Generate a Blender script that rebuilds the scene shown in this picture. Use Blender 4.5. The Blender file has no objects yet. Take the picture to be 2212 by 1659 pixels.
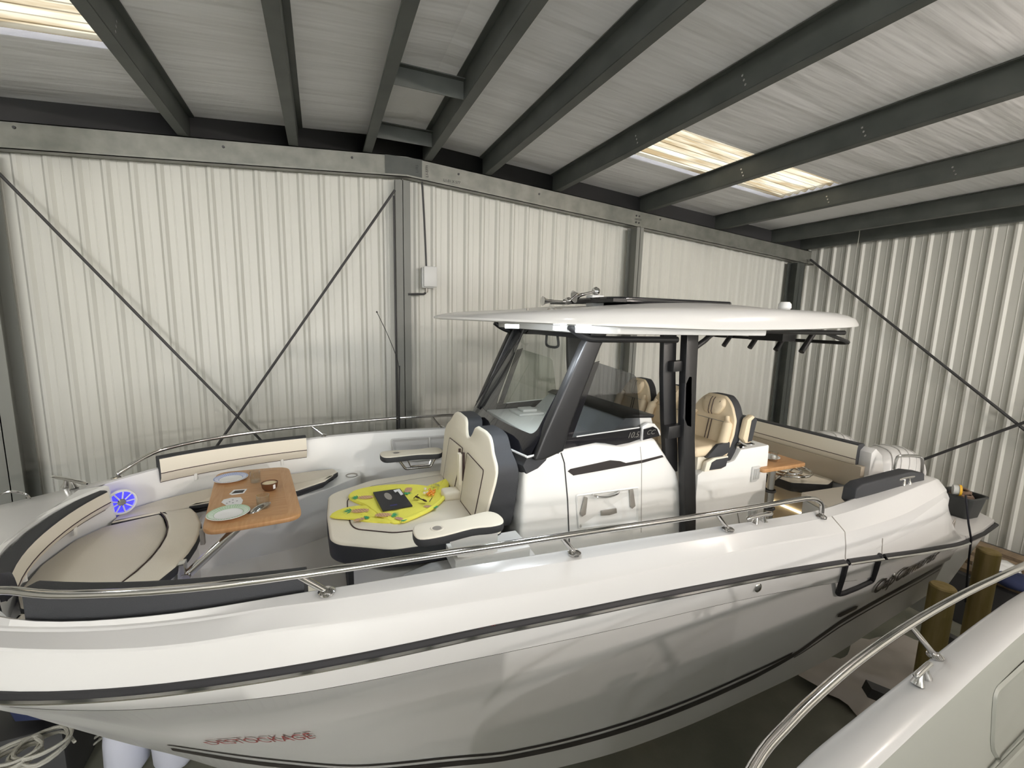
import bpy, bmesh, math, random
from mathutils import Vector, Matrix
from mathutils.geometry import tessellate_polygon
random.seed(7)
S = bpy.context.scene
COL = S.collection
# ------------------------------------------------------------------ camera, world, exposure
cam = bpy.data.cameras.new('camera'); camo = bpy.data.objects.new('camera', cam); COL.objects.link(camo)
FP = 961.757
cam.sensor_width = 36.0; cam.lens = 36.0 * FP / 2212.0; cam.clip_start = 0.02; cam.clip_end = 200
camo.location = (0, 0, 0)
camo.rotation_euler = (math.radians(81.5946), math.radians(-1.3579), math.radians(-22.9825))
S.camera = camo
CR = camo.rotation_euler.to_matrix()
S.view_settings.view_transform = 'Standard'; S.view_settings.look = 'None'
S.view_settings.gamma = 1; S.view_settings.use_curve_mapping = False
S.view_settings.exposure = 0.36
S.cycles.max_bounces = 9; S.cycles.diffuse_bounces = 6; S.cycles.glossy_bounces = 4
S.cycles.transparent_max_bounces = 12; S.cycles.transmission_bounces = 6
S.cycles.caustics_reflective = False; S.cycles.caustics_refractive = False
S.cycles.sample_clamp_indirect = 6
W = bpy.data.worlds.new('world'); S.world = W; W.use_nodes = True
wn = W.node_tree.nodes; wb = wn['Background']
wb.inputs[0].default_value = (0.97, 0.97, 0.96, 1); wb.inputs[1].default_value = 7.0

RIDGE_X, RIDGE_Z, SLOPE, WALL_Y = 1.15, 2.37, 0.0703, 6.62
FLOOR = -4.0; SIDE_X = 9.75; LEFT_X = -7.45; FRONT_Y = -13.0
def roof_z(x): return RIDGE_Z - SLOPE * abs(x - RIDGE_X)

# lamps: high-bay fittings under the roof; the rear four are added, unseen fill
LAMPS = [(-2.9, 2.2, (1.0, 0.99, 0.97), 40), (1.0, 1.0, (1.0, 0.98, 0.95), 28), (5.4, 0.8, (1.0, 0.88, 0.78), 55),
         (-3.5, -4.5, (1.0, 0.97, 0.94), 190), (6.0, -4.0, (1.0, 0.88, 0.79), 480), (-4.0, -10.0, (1.0, 0.96, 0.92), 800), (5.5, -10.0, (1.0, 0.92, 0.85), 1000)]

# ------------------------------------------------------------------ helpers
def ray(px, py):
    return CR @ Vector(((px - 1106) / FP, (829.5 - py) / FP, -1.0))
def at(px, py, ax, v):
    d = ray(px, py); return d * (v / d[ax])
def cr(P, x, k=None):
    """smooth (monotone-ish) interpolation of table rows (x, a, b...)"""
    n = len(P)
    if x <= P[0][0]: return list(P[0][1:])
    if x >= P[-1][0]: return list(P[-1][1:])
    for i in range(n - 1):
        if P[i][0] <= x <= P[i + 1][0]: break
    h = P[i + 1][0] - P[i][0]; t = (x - P[i][0]) / h; out = []
    for j in range(1, len(P[0])):
        y0, y1 = P[i][j], P[i + 1][j]; d = (y1 - y0) / h
        def sl(a):
            if a <= 0 or a >= n - 1: return (P[min(a + 1, n - 1)][j] - P[max(a - 1, 0)][j]) / (P[min(a + 1, n - 1)][0] - P[max(a - 1, 0)][0])
            d0 = (P[a][j] - P[a - 1][j]) / (P[a][0] - P[a - 1][0]); d1 = (P[a + 1][j] - P[a][j]) / (P[a + 1][0] - P[a][0])
            return 0 if d0 * d1 <= 0 else 2 * d0 * d1 / (d0 + d1)
        m0, m1 = sl(i) * h, sl(i + 1) * h
        out.append((2 * t**3 - 3 * t * t + 1) * y0 + (t**3 - 2 * t * t + t) * m0 + (-2 * t**3 + 3 * t * t) * y1 + (t**3 - t * t) * m1)
    return out
def frange(a, b, s):
    n = max(1, int(round((b - a) / s))); return [a + (b - a) * i / n for i in range(n + 1)]
class MB:
    def __init__(s): s.v = []; s.f = []; s.m = []; s.sm = []
    def add(s, vs, fs, mi=0, smooth=False):
        o = len(s.v); s.v += [Vector(p) for p in vs]
        for f in fs: s.f.append([i + o for i in f]); s.m.append(mi); s.sm.append(smooth)
        return s
    def box(s, x0, x1, y0, y1, z0, z1, mi=0, M=None):
        vs = [Vector((x, y, z)) for z in (z0, z1) for y in (y0, y1) for x in (x0, x1)]
        if M: vs = [M @ p for p in vs]
        return s.add(vs, [(0, 2, 3, 1), (4, 5, 7, 6), (0, 1, 5, 4), (2, 6, 7, 3), (0, 4, 6, 2), (1, 3, 7, 5)], mi)
    def grid(s, rows, mi=0, smooth=True, closed=False):
        n = len(rows[0]); o = [p for r in rows for p in r]; fs = []
        for i in range(len(rows) - 1):
            for j in range(n if closed else n - 1):
                k = (j + 1) % n
                fs.append((i * n + j, i * n + k, (i + 1) * n + k, (i + 1) * n + j))
        return s.add(o, fs, mi, smooth)
    def fan(s, ring, mi=0, flip=False, smooth=False):
        f = list(range(len(ring)))
        if len(ring) > 6:
            R3 = [Vector((*p, 0)) if len(p) == 2 else Vector(p) for p in ring]
            return s.add(ring, [tuple(t) for t in tessellate_polygon([R3])], mi, smooth)
        return s.add(ring, [f[::-1] if flip else f], mi, smooth)
    def tube(s, pts, r, n=10, mi=0, closed=False, cap=True, sq=None):
        pts = [Vector(p) for p in pts]; m = len(pts); rows = []; up = None
        for i, p in enumerate(pts):
            a = pts[(i - 1) % m] if (closed or i > 0) else p; b = pts[(i + 1) % m] if (closed or i < m - 1) else p
            t = (b - a).normalized() if (b - a).length > 1e-9 else Vector((0, 0, 1))
            if up is None: up = Vector((0, 0, 1)) if abs(t.z) < .9 else Vector((1, 0, 0))
            u = t.cross(up)
            u = u.normalized() if u.length > 1e-6 else Vector((1, 0, 0)); w = u.cross(t); up = w
            rr = r[i] if isinstance(r, (list, tuple)) else r
            if sq: rows.append([p + u * (a_ * sq[0]) + w * (b_ * sq[1]) for a_, b_ in ((-1, -1), (1, -1), (1, 1), (-1, 1))])
            else: rows.append([p + (u * math.cos(q) + w * math.sin(q)) * rr for q in [2 * math.pi * k / n for k in range(n)]])
        if closed: rows.append(rows[0])
        s.grid(rows, mi, not sq, True)
        if cap and not closed: s.fan(rows[0], mi, True); s.fan(rows[-1], mi)
        return s
    def lathe(s, prof, c=(0, 0, 0), n=32, M=None, mi=0):
        rows = []
        for r, z in prof:
            ring = [Vector((r * math.cos(2 * math.pi * k / n), r * math.sin(2 * math.pi * k / n), z)) for k in range(n)]
            rows.append([(M @ p if M else p + Vector(c)) for p in ring])
        return s.grid(rows, mi, True, True)
    def prism(s, poly, y0, y1, ax=1, mi=0):
        """poly in the two other axes, extruded along ax"""
        def P(a, b, c):
            return ((c, a, b), (a, c, b), (a, b, c))[ax]
        A = [P(a, b, y0) for a, b in poly]; B = [P(a, b, y1) for a, b in poly]; n = len(poly)
        s.add(A + B, [tuple(range(n))[::-1], tuple(range(n, 2 * n))] + [(i, (i + 1) % n, n + (i + 1) % n, n + i) for i in range(n)], mi); return s
def sm(pts, k=6, closed=False):
    """Catmull-Rom through points"""
    P = [Vector(p) for p in pts]; n = len(P); out = []
    for i in range(n if closed else n - 1):
        g = (lambda j: P[j % n]) if closed else (lambda j: P[max(0, min(n - 1, j))])
        p0, p1, p2, p3 = g(i - 1), g(i), g(i + 1), g(i + 2)
        for q in range(k):
            t = q / k
            out.append(0.5 * ((2 * p1) + (p2 - p0) * t + (2 * p0 - 5 * p1 + 4 * p2 - p3) * t * t + (3 * p1 - p0 - 3 * p2 + p3) * t**3))
    if not closed: out.append(P[-1])
    return out
def fillet(pts, r, n=4, closed=True):
    P = [Vector(p) for p in pts]; m = len(P); out = []
    for i in range(m):
        if not closed and i in (0, m - 1): out.append(P[i]); continue
        a, p, b = P[i - 1], P[i], P[(i + 1) % m]
        rr = r[i] if isinstance(r, (list, tuple)) else r
        d1, d2 = (a - p), (b - p); l = min(rr, d1.length * .48, d2.length * .48)
        s_, e_ = p + d1.normalized() * l, p + d2.normalized() * l
        for k in range(n + 1):
            t = k / n; out.append(s_ * (1 - t)**2 + p * 2 * t * (1 - t) + e_ * t * t)
    return out
def inset(pts, d):
    P = [Vector(p) for p in pts]; n = len(P)
    A = sum(P[i].x * P[(i + 1) % n].y - P[(i + 1) % n].x * P[i].y for i in range(n)); sg = 1 if A > 0 else -1; out = []
    for i in range(n):
        a = (P[i] - P[i - 1]).to_2d(); b = (P[(i + 1) % n] - P[i]).to_2d()
        if a.length < 1e-7: a = b
        if b.length < 1e-7: b = a
        a.normalize(); b.normalize()
        nn = Vector((-(a.y + b.y), a.x + b.x)) ; 
        if nn.length < 1e-6: nn = Vector((-a.y, a.x))
        nn.normalize(); c = max(.5, nn.dot(Vector((-a.y, a.x))))
        w = nn * (sg * d / c); out.append(Vector((P[i].x + w.x, P[i].y + w.y)) if len(P[i]) == 2 else Vector((P[i].x + w.x, P[i].y + w.y, P[i].z)))
    return out
def wloc(o):
    v = Vector((0, 0, 0))
    while o is not None: v = v + Vector(o.location); o = o.parent
    return v
def tag(o, label=None, cat=None, group=None, kind=None):
    if label: o['label'] = label
    if cat: o['category'] = cat
    if group: o['group'] = group
    if kind: o['kind'] = kind
    return o
def thing(name, label, cat, loc, group=None):
    o = bpy.data.objects.new(name, None); COL.objects.link(o); o.location = loc; o.empty_display_size = .1
    return tag(o, label, cat, group)
def obj(name, mb, mats, parent=None, bev=0, seg=2, auto=True, kind=None, label=None, cat=None, group=None, sub=0, weld=True):
    me = bpy.data.meshes.new(name)
    if parent is not None: off = wloc(parent)
    else:
        xs = [p.x for p in mb.v]; ys = [p.y for p in mb.v]; zs = [p.z for p in mb.v]
        off = Vector(((min(xs) + max(xs)) / 2, (min(ys) + max(ys)) / 2, min(zs)))
    me.from_pydata([tuple(p - off) for p in mb.v], [], mb.f)
    if not isinstance(mats, (list, tuple)): mats = [mats]
    for m in mats: me.materials.append(m)
    for p, mi, s_ in zip(me.polygons, mb.m, mb.sm): p.material_index = mi; p.use_smooth = s_
    bm = bmesh.new(); bm.from_mesh(me)
    if weld: bmesh.ops.remove_doubles(bm, verts=bm.verts, dist=2e-5)
    bmesh.ops.recalc_face_normals(bm, faces=bm.faces)
    if bev:
        es = [e for e in bm.edges if len(e.link_faces) == 2 and e.calc_face_angle(0) > math.radians(28)]
        try: bmesh.ops.bevel(bm, geom=es, offset=bev, segments=seg, profile=.6, affect='EDGES', clamp_overlap=True)
        except Exception: pass
        for f in bm.faces: f.smooth = True
    bm.to_mesh(me); bm.free()
    o = bpy.data.objects.new(name, me); COL.objects.link(o)
    if parent is None: o.location = off
    else: o.parent = parent
    if auto:
        try: me.set_sharp_from_angle(angle=math.radians(38 if auto is True else auto))
        except Exception: pass
    if sub:
        md = o.modifiers.new('sub', 'SUBSURF'); md.levels = sub; md.render_levels = sub
    return tag(o, label, cat, group, kind)
def cushion_mb(poly, th, M, r=.02, rs=3, bot=True, mb=None, top=0, side=1, dome=.0):
    """padded slab: plan polygon (list of 2-vectors), thickness th, matrix M; rounded rims"""
    mb = mb or MB(); P = [Vector((p[0], p[1])) for p in poly]; rows = []; mids = []
    def ring(d, z): return [M @ Vector((q.x, q.y, z)) for q in inset(P, d)]
    for k in range(rs + 1):
        a = math.pi / 2 * k / rs; rows.append(ring(r * (1 - math.sin(a)), r * (1 - math.cos(a))))
    rt = []
    for k in range(rs + 1):
        a = math.pi / 2 * k / rs; rt.append(ring(r * (1 - math.cos(a)), th - r * (1 - math.sin(a))))
    mb.grid(rows, side, True, True); mb.grid([rows[-1], rt[0]], side, True, True); mb.grid(rt[:2], side, True, True); mb.grid(rt[1:], top, True, True)
    if dome: 
        r2 = ring(r + .03, th + dome); mb.grid([rt[-1], r2], top, True, True); mb.fan(r2, top, False, True)
    else: mb.fan(rt[-1], top, False, True)
    mb.fan(rows[0], side, True)
    return mb
def text_mesh(name, s, size, M, mat, parent, ext=.002, shear=0, spacing=1.0, label=None, xs=1.0, bold=.0):
    cu = bpy.data.curves.new('t', 'FONT'); cu.body = s; cu.size = size; cu.extrude = ext; cu.shear = shear; cu.align_x = 'CENTER'; cu.align_y = 'CENTER'; cu.space_character = spacing; cu.offset = bold * size
    o = bpy.data.objects.new('t', cu); COL.objects.link(o)
    dg = bpy.context.evaluated_depsgraph_get(); me = bpy.data.meshes.new_from_object(o.evaluated_get(dg))
    bpy.data.objects.remove(o); me.name = name
    off = wloc(parent)
    me.transform(Matrix.Translation(-off) @ M @ Matrix.Diagonal((xs, 1, 1, 1)))
    me.materials.clear(); me.materials.append(mat)
    q = bpy.data.objects.new(name, me); COL.objects.link(q); q.parent = parent
    return tag(q, label)
def frameM(o, x, y):
    x = Vector(x).normalized(); y = Vector(y); z = x.cross(y).normalized(); y = z.cross(x)
    return Matrix(((x.x, y.x, z.x, o[0]), (x.y, y.y, z.y, o[1]), (x.z, y.z, z.z, o[2]), (0, 0, 0, 1)))

# ------------------------------------------------------------------ materials
def mat(name, col, rough=.5, metal=0, coat=0, bump=None, var=None, emit=None, spec=None, sheen=0):
    m = bpy.data.materials.new(name); m.use_nodes = True; nt = m.node_tree; b = nt.nodes['Principled BSDF']
    b.inputs['Base Color'].default_value = (*col, 1); b.inputs['Roughness'].default_value = rough; b.inputs['Metallic'].default_value = metal
    if coat: b.inputs['Coat Weight'].default_value = coat; b.inputs['Coat Roughness'].default_value = .04
    if spec is not None: b.inputs['Specular IOR Level'].default_value = spec
    if sheen: b.inputs['Sheen Weight'].default_value = sheen
    if emit: b.inputs['Emission Color'].default_value = (*emit[0], 1); b.inputs['Emission Strength'].default_value = emit[1]
    if bump or var:
        tc = nt.nodes.new('ShaderNodeTexCoord')
    if bump:
        sc, st, kind = bump
        if kind == 'noise':
            t = nt.nodes.new('ShaderNodeTexNoise'); t.inputs['Scale'].default_value = sc; t.inputs['Detail'].default_value = 3; out = t.outputs[0]
        else:
            t = nt.nodes.new('ShaderNodeTexVoronoi'); t.inputs['Scale'].default_value = sc; out = t.outputs[0]
        nt.links.new(tc.outputs['Object'], t.inputs['Vector'])
        bp = nt.nodes.new('ShaderNodeBump'); bp.inputs['Strength'].default_value = st; bp.inputs['Distance'].default_value = .01
        nt.links.new(out, bp.inputs['Height']); nt.links.new(bp.outputs[0], b.inputs['Normal'])
    if var:
        sc, col2, stretch = var
        mp = nt.nodes.new('ShaderNodeMapping'); mp.inputs['Scale'].default_value = stretch
        nz = nt.nodes.new('ShaderNodeTexNoise'); nz.inputs['Scale'].default_value = sc; nz.inputs['Detail'].default_value = 5
        rp = nt.nodes.new('ShaderNodeValToRGB'); rp.color_ramp.elements[0].position = .35; rp.color_ramp.elements[1].position = .7
        rp.color_ramp.elements[0].color = (*col, 1); rp.color_ramp.elements[1].color = (*col2, 1)
        nt.links.new(tc.outputs['Object'], mp.inputs[0]); nt.links.new(mp.outputs[0], nz.inputs['Vector']); nt.links.new(nz.outputs[0], rp.inputs[0]); nt.links.new(rp.outputs[0], b.inputs['Base Color'])
    return m
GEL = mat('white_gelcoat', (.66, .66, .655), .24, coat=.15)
GELM = mat('white_gelcoat_lightened', (.88, .885, .87), .3)  # lighter copy of the gelcoat for dim cockpit parts, light put into the colour
LINER2 = mat('grey_green_liner', (.30, .31, .28), .4)
CREAM = mat('cream_vinyl', (.86, .81, .69), .55, bump=(220, .12, 'noise'))
TAUPE = mat('taupe_vinyl', (.76, .71, .61), .6, bump=(260, .25, 'noise'))
TAN = mat('tan_vinyl', (.78, .65, .46), .6, bump=(220, .15, 'noise'))
CHAR = mat('charcoal_vinyl', (.035, .037, .042), .62, bump=(420, .3, 'noise'))
PIPE = mat('dark_piping', (.045, .022, .02), .6)
BLK = mat('satin_black', (.012, .012, .013), .38)
GBLK = mat('gloss_black', (.008, .008, .011), .08, coat=.5)
RUB = mat('black_rubber', (.015, .015, .018), .55)
INOX = mat('polished_stainless', (.62, .61, .60), .09, metal=1)
CHROME = mat('brushed_alloy', (.55, .55, .54), .25, metal=1)
WOOD = mat('oiled_teak', (.47, .245, .10), .42, var=(6, (.56, .32, .15), (1, 9, 1)))
WOODE = mat('teak_edge', (.56, .32, .15), .4, var=(6, (.49, .26, .11), (9, 1, 1)))
CERA = mat('white_china', (.85, .87, .88), .15)
CBLUE = mat('blue_glaze', (.36, .43, .68), .2); CGREEN = mat('green_glaze', (.43, .60, .42), .2)
BROWN = mat('brown_pottery', (.12, .05, .022), .45); WAX = mat('cream_wax', (.83, .72, .48), .5)
PAPER = mat('white_card', (.85, .86, .88), .5); INK = mat('black_ink', (.02, .02, .025), .5)
STEEL = mat('painted_dark_steel', (.060, .067, .062), .5, var=(3, (.085, .092, .085), (1, 1, 1)))
GALV = mat('galvanised_steel', (.20, .205, .185), .4, metal=.35, var=(5, (.28, .28, .25), (1, 1, 1)))
DSTEEL = mat('dark_steel', (.05, .05, .052), .5)
CLAD = mat('cream_steel_cladding', (.60, .60, .555), .42, var=(1.2, (.64, .64, .595), (6, 6, .35)))
CONC = mat('concrete', (.17, .175, .14), .75, var=(1.6, (.25, .245, .20), (1, 1, 1)), bump=(30, .2, 'noise'))
POST = mat('treated_timber', (.26, .20, .06), .8, var=(3, (.36, .27, .12), (6, 6, .6)), bump=(40, .4, 'noise'))
TIMB = mat('rough_timber', (.30, .22, .14), .8, var=(4, (.20, .15, .10), (1, 8, 8)))
TARP = mat('translucent_sheet', (.55, .50, .46), .5, bump=(6, .6, 'noise'))
GREY = mat('grey_plastic', (.50, .51, .49), .5)
LGREY = mat('light_grey_plastic', (.62, .63, .62), .4)
TRIM = mat('pewter_plastic', (.34, .32, .29), .35, metal=.2)
NAVY = mat('navy_cloth', (.02, .03, .09), .8); BLKC = mat('black_cloth', (.012, .013, .02), .85)
ROPE = mat('off_white_rope', (.50, .49, .44), .9, bump=(90, .8, 'noise'))
FEND = mat('white_fender_vinyl', (.62, .64, .74), .35)
RED = mat('red_vinyl_letters', (.30, .07, .07), .5); LTR = mat('black_vinyl_letters', (.03, .025, .025), .4)
DECK = mat('non_slip_deck', (.60, .60, .57), .6, bump=(300, .4, 'noise'))
TANSOLE = mat('beige_deck', (.50, .44, .35), .6)
BUCK = mat('dark_bucket_plastic', (.04, .043, .043), .5)
YEL = mat('yellow_plastic', (.75, .42, .03), .4)
GRN = mat('navy_label', (.02, .02, .16), .4)
AMBER = mat('amber_resin', (.75, .28, .02), .15)
SUN = mat('dark_lens', (.03, .012, .008), .12)
SHELL = mat('pale_shell', (.75, .68, .55), .5)
LED = mat('led_lens', (1, 1, 1), .3, emit=((.92, .97, 1), 26))
LEDW = mat('warm_led_strip', (1, .9, .7), .3, emit=((1, .82, .5), 5))
LEDB = mat('blue_led', (.1, .1, .8), .3, emit=((.05, .04, 1), .8))
def glass_mat(name, tint, refl=.06, dirt=0):
    m = bpy.data.materials.new(name); m.use_nodes = True; nt = m.node_tree; nt.nodes.clear()
    o = nt.nodes.new('ShaderNodeOutputMaterial'); mx = nt.nodes.new('ShaderNodeMixShader'); t = nt.nodes.new('ShaderNodeBsdfTransparent'); g = nt.nodes.new('ShaderNodeBsdfGlossy')
    t.inputs[0].default_value = (*tint, 1); g.inputs['Roughness'].default_value = .02
    fr = nt.nodes.new('ShaderNodeLayerWeight'); fr.inputs[0].default_value = .5
    pw = nt.nodes.new('ShaderNodeMath'); pw.operation = 'POWER'; pw.inputs[1].default_value = 4.0
    ad = nt.nodes.new('ShaderNodeMath'); ad.operation = 'MULTIPLY_ADD'; ad.inputs[1].default_value = .7; ad.inputs[2].default_value = .035 + refl
    nt.links.new(fr.outputs[1], pw.inputs[0]); nt.links.new(pw.outputs[0], ad.inputs[0]); nt.links.new(ad.outputs[0], mx.inputs[0]); nt.links.new(t.outputs[0], mx.inputs[1]); nt.links.new(g.outputs[0], mx.inputs[2])
    nt.links.new(mx.outputs[0], o.inputs[0]); return m
GLASS = glass_mat('clear_pane', (.80, .82, .80), .02); TGLASS = glass_mat('tumbler_glass', (.93, .94, .93), .05)
SMOKE = glass_mat('smoked_pane', (.52, .53, .55), .03)
# translucent roof sheet, stained
SKYM = bpy.data.materials.new('fibreglass_rooflight'); SKYM.use_nodes = True; nt = SKYM.node_tree; nt.nodes.clear()
o_ = nt.nodes.new('ShaderNodeOutputMaterial'); mx = nt.nodes.new('ShaderNodeMixShader'); tr = nt.nodes.new('ShaderNodeBsdfTranslucent'); tp = nt.nodes.new('ShaderNodeBsdfTransparent')
tc = nt.nodes.new('ShaderNodeTexCoord'); mp = nt.nodes.new('ShaderNodeMapping'); mp.inputs['Scale'].default_value = (.5, 7, 1)
nz = nt.nodes.new('ShaderNodeTexNoise'); nz.inputs['Scale'].default_value = 2.2; nz.inputs['Detail'].default_value = 7
rp = nt.nodes.new('ShaderNodeValToRGB'); rp.color_ramp.elements[0].position = .38; rp.color_ramp.elements[0].color = (.085, .065, .038, 1); rp.color_ramp.elements[1].position = .62; rp.color_ramp.elements[1].color = (.165, .155, .125, 1)
nt.links.new(tc.outputs['Object'], mp.inputs[0]); nt.links.new(mp.outputs[0], nz.inputs['Vector']); nt.links.new(nz.outputs[0], rp.inputs[0])
nt.links.new(rp.outputs[0], tr.inputs[0]); nt.links.new(rp.outputs[0], tp.inputs[0]); mx.inputs[0].default_value = .5
nt.links.new(tr.outputs[0], mx.inputs[1]); nt.links.new(tp.outputs[0], mx.inputs[2]); nt.links.new(mx.outputs[0], o_.inputs[0])
# roof insulation blanket with fine folds
INS = bpy.data.materials.new('insulation_blanket'); INS.use_nodes = True; nt = INS.node_tree; b = nt.nodes['Principled BSDF']
b.inputs['Base Color'].default_value = (.84, .84, .86, 1); b.inputs['Roughness'].default_value = .6
tc = nt.nodes.new('ShaderNodeTexCoord'); mp = nt.nodes.new('ShaderNodeMapping'); mp.inputs['Scale'].default_value = (.45, 3.2, 1); mp.inputs['Rotation'].default_value = (0, 0, .06)
n1 = nt.nodes.new('ShaderNodeTexNoise'); n1.inputs['Scale'].default_value = 1.1; n1.inputs['Detail'].default_value = 3
mp2 = nt.nodes.new('ShaderNodeMapping'); mp2.inputs['Scale'].default_value = (.12, 9, 1)
n2 = nt.nodes.new('ShaderNodeTexNoise'); n2.inputs['Scale'].default_value = 3; n2.inputs['Detail'].default_value = 2
ad = nt.nodes.new('ShaderNodeMath'); ad.operation = 'MULTIPLY_ADD'; ad.inputs[1].default_value = .07
bp = nt.nodes.new('ShaderNodeBump'); bp.inputs['Strength'].default_value = .4; bp.inputs['Distance'].default_value = .09
for a, c in ((mp, n1), (mp2, n2)): nt.links.new(tc.outputs['Object'], a.inputs[0]); nt.links.new(a.outputs[0], c.inputs['Vector'])
nt.links.new(n2.outputs[0], ad.inputs[0]); nt.links.new(n1.outputs[0], ad.inputs[2]); nt.links.new(ad.outputs[0], bp.inputs['Height']); nt.links.new(bp.outputs[0], b.inputs['Normal'])
# ------------------------------------------------------------------ building shell
def clad(name, a, b, ztop, off0=0.0, pitch=.25, depth=.032, n=(0, -1)):
    """ribbed steel sheet from a to b (xy); ribs stand out along n"""
    a = Vector((a[0], a[1])); b = Vector((b[0], b[1])); L = (b - a).length; d = (b - a) / L; n = Vector(n)
    st = []; s = -off0
    while s < L + pitch:
        for u, h in ((0, 0), (.03, depth), (.062, depth), (.092, 0), (.15, 0), (.154, .004), (.162, .004), (.166, 0)):
            st.append((s + u, h))
        s += pitch
    st = [(max(0, min(L, u)), h) for u, h in st]
    top = []; bot = []
    for u, h in st:
        p = a + d * u + n * h; top.append((p.x, p.y, ztop(p.x) + .07)); bot.append((p.x, p.y, FLOOR))
    mb = MB(); mb.grid([bot, top], 0, False)
    q = obj(name, mb, CLAD, kind='structure', auto=False, weld=False); return q
clad('wall_back', (LEFT_X, WALL_Y + .1), (SIDE_X, WALL_Y + .1), roof_z, off0=.03)
clad('wall_right', (SIDE_X, FRONT_Y), (SIDE_X, WALL_Y + .1), roof_z, pitch=.265, n=(-1, 0))
clad('wall_left', (LEFT_X, FRONT_Y), (LEFT_X, WALL_Y + .1), roof_z, n=(1, 0))
DX0, DX1, DZ = -4.6, 6.2, 1.1                          # open sliding door in the front gable
clad('wall_front', (LEFT_X, FRONT_Y), (DX0, FRONT_Y), roof_z, n=(0, 1))
clad('wall_front', (DX1, FRONT_Y), (SIDE_X, FRONT_Y), roof_z, n=(0, 1))
mb = MB(); mb.box(DX0, DX1, FRONT_Y - .05, FRONT_Y + .05, DZ, 2.4); obj('wall_front', mb, CLAD, kind='structure')
mb = MB(); mb.box(LEFT_X - 3, SIDE_X + 3, FRONT_Y - 8, WALL_Y + 1, FLOOR - .2, FLOOR); obj('floor', mb, CONC, kind='structure')
# roof lining with openings for rooflights
LT = [(-5.6, -1.34, 4.3, 5.3), (3.5, 7.02, 4.37, 5.37), (-5.6, -1.34, -4.6, -3.6), (3.5, 7.02, -4.6, -3.6)]
xs = sorted({LEFT_X, SIDE_X + .1, RIDGE_X, *[l[0] for l in LT], *[l[1] for l in LT]}); ysl = sorted({FRONT_Y, WALL_Y + .2, *[l[2] for l in LT], *[l[3] for l in LT]})
mb = MB()
for i in range(len(xs) - 1):
    for j in range(len(ysl) - 1):
        x0, x1, y0, y1 = xs[i], xs[i + 1], ysl[j], ysl[j + 1]; cx, cy = (x0 + x1) / 2, (y0 + y1) / 2
        if any(l[0] < cx < l[1] and l[2] < cy < l[3] for l in LT): continue
        for dz in (.05, .15): mb.add([(x0, y0, roof_z(x0) + dz), (x1, y0, roof_z(x1) + dz), (x1, y1, roof_z(x1) + dz), (x0, y1, roof_z(x0) + dz)], [(0, 1, 2, 3)])
obj('ceiling', mb, INS, kind='structure', auto=False, weld=False)
for i, (x0, x1, y0, y1) in enumerate(LT):
    mb = MB(); rows = []
    for y in frange(y0, y1, .02):
        dz = .11 + .018 * math.sin((y - y0) * 2 * math.pi / .125)
        rows.append([(x, y, roof_z(x) + dz) for x in frange(x0, x1, .5)])
    mb.grid(rows); obj('window_%d' % (i + 1), mb, SKYM, kind='structure', auto=False)
# roof purlins: Z sections running towards the camera
PUR = [(-6.6, -1), (-5.1, -1), (-3.1, -1), (-1.34, -1), (-.19, -1), (.70, -1), (1.40, 1), (2.29, 1), (3.47, 1), (5.20, 1), (6.98, 1), (8.55, 1), (9.45, 1)]
PL = ['near the left wall', 'second from the left wall', 'in the top left corner beyond the rooflight', 'with bolts, right of the top left rooflight',
      'first one left of the ridge blocking pair', 'forming the left side of the ridge blocking', 'forming the right side of the ridge blocking', 'first one right of the ridge blocking',
      'with bolts, left edge of the twin rooflights', 'crossing between the two right rooflights', 'at the right end of the bright rooflights', 'last full one before the right wall', 'lying against the top of the right wall']
hole = mat('daylight_hole', (.9, .9, .85), .5)
for i, ((x, sgn), lab) in enumerate(zip(PUR, PL)):
    zt = roof_z(x) + .047; zb = zt - .243; w = .105
    mb = MB(); y0, y1 = FRONT_Y + .05, WALL_Y + .05
    mb.box(x - .004, x + .004, y0, y1, zb, zt)
    fx = sorted((x, x + sgn * w)); mb.box(fx[0], fx[1], y0, y1, zb - .006, zb)
    mb.box(x + sgn * w - .003, x + sgn * w + .003, y0, y1, zb, zb + .028)
    fx = sorted((x, x - sgn * .06)); mb.box(fx[0], fx[1], y0, y1, zt - .01, zt)
    p = obj('roof_purlin', mb, STEEL, label='dark grey steel roof purlin ' + lab, cat='roof beam', group='dark steel roof purlins', auto=False)
    if i in (3, 8, 9, 10):
        for yy in (3.1, 4.55):
            for k in range(3):
                m2 = MB(); m2.lathe([(0, 0), (.011, 0), (.011, .002), (0, .002)], n=10, M=Matrix.Translation((x - sgn * .0041 , yy + .02 * k * (1 if k else 0), zb + .045 + .045 * k)) @ Matrix.Rotation(-sgn * math.pi / 2, 4, 'Y'))
                obj('bolt_head', m2, CHROME, p)
# gable rafter (two halves), ridge blocking
def rafter(x0, x1, lab):
    zt0, zt1 = roof_z(x0) - .20, roof_z(x1) - .20; mb = MB(); H = .285; yf = WALL_Y - .03
    def sl(dz0, dz1, ya, yb):
        mb.add([(x0, ya, zt0 + dz0), (x1, ya, zt1 + dz0), (x1, yb, zt1 + dz0), (x0, yb, zt0 + dz0), (x0, ya, zt0 + dz1), (x1, ya, zt1 + dz1), (x1, yb, zt1 + dz1), (x0, yb, zt0 + dz1)],
               [(0, 1, 2, 3), (7, 6, 5, 4), (0, 4, 5, 1), (1, 5, 6, 2), (2, 6, 7, 3), (3, 7, 4, 0)])
    sl(-H, 0, yf - .012, yf); sl(-H - .01, -H, yf - .09, yf + .02); sl(-H - .01, -H + .02, yf - .09, yf - .084); sl(-.01, 0, yf - .012, yf + .06)
    return obj('gable_rafter', mb, GALV, label=lab, cat='roof beam', auto=False)
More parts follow.
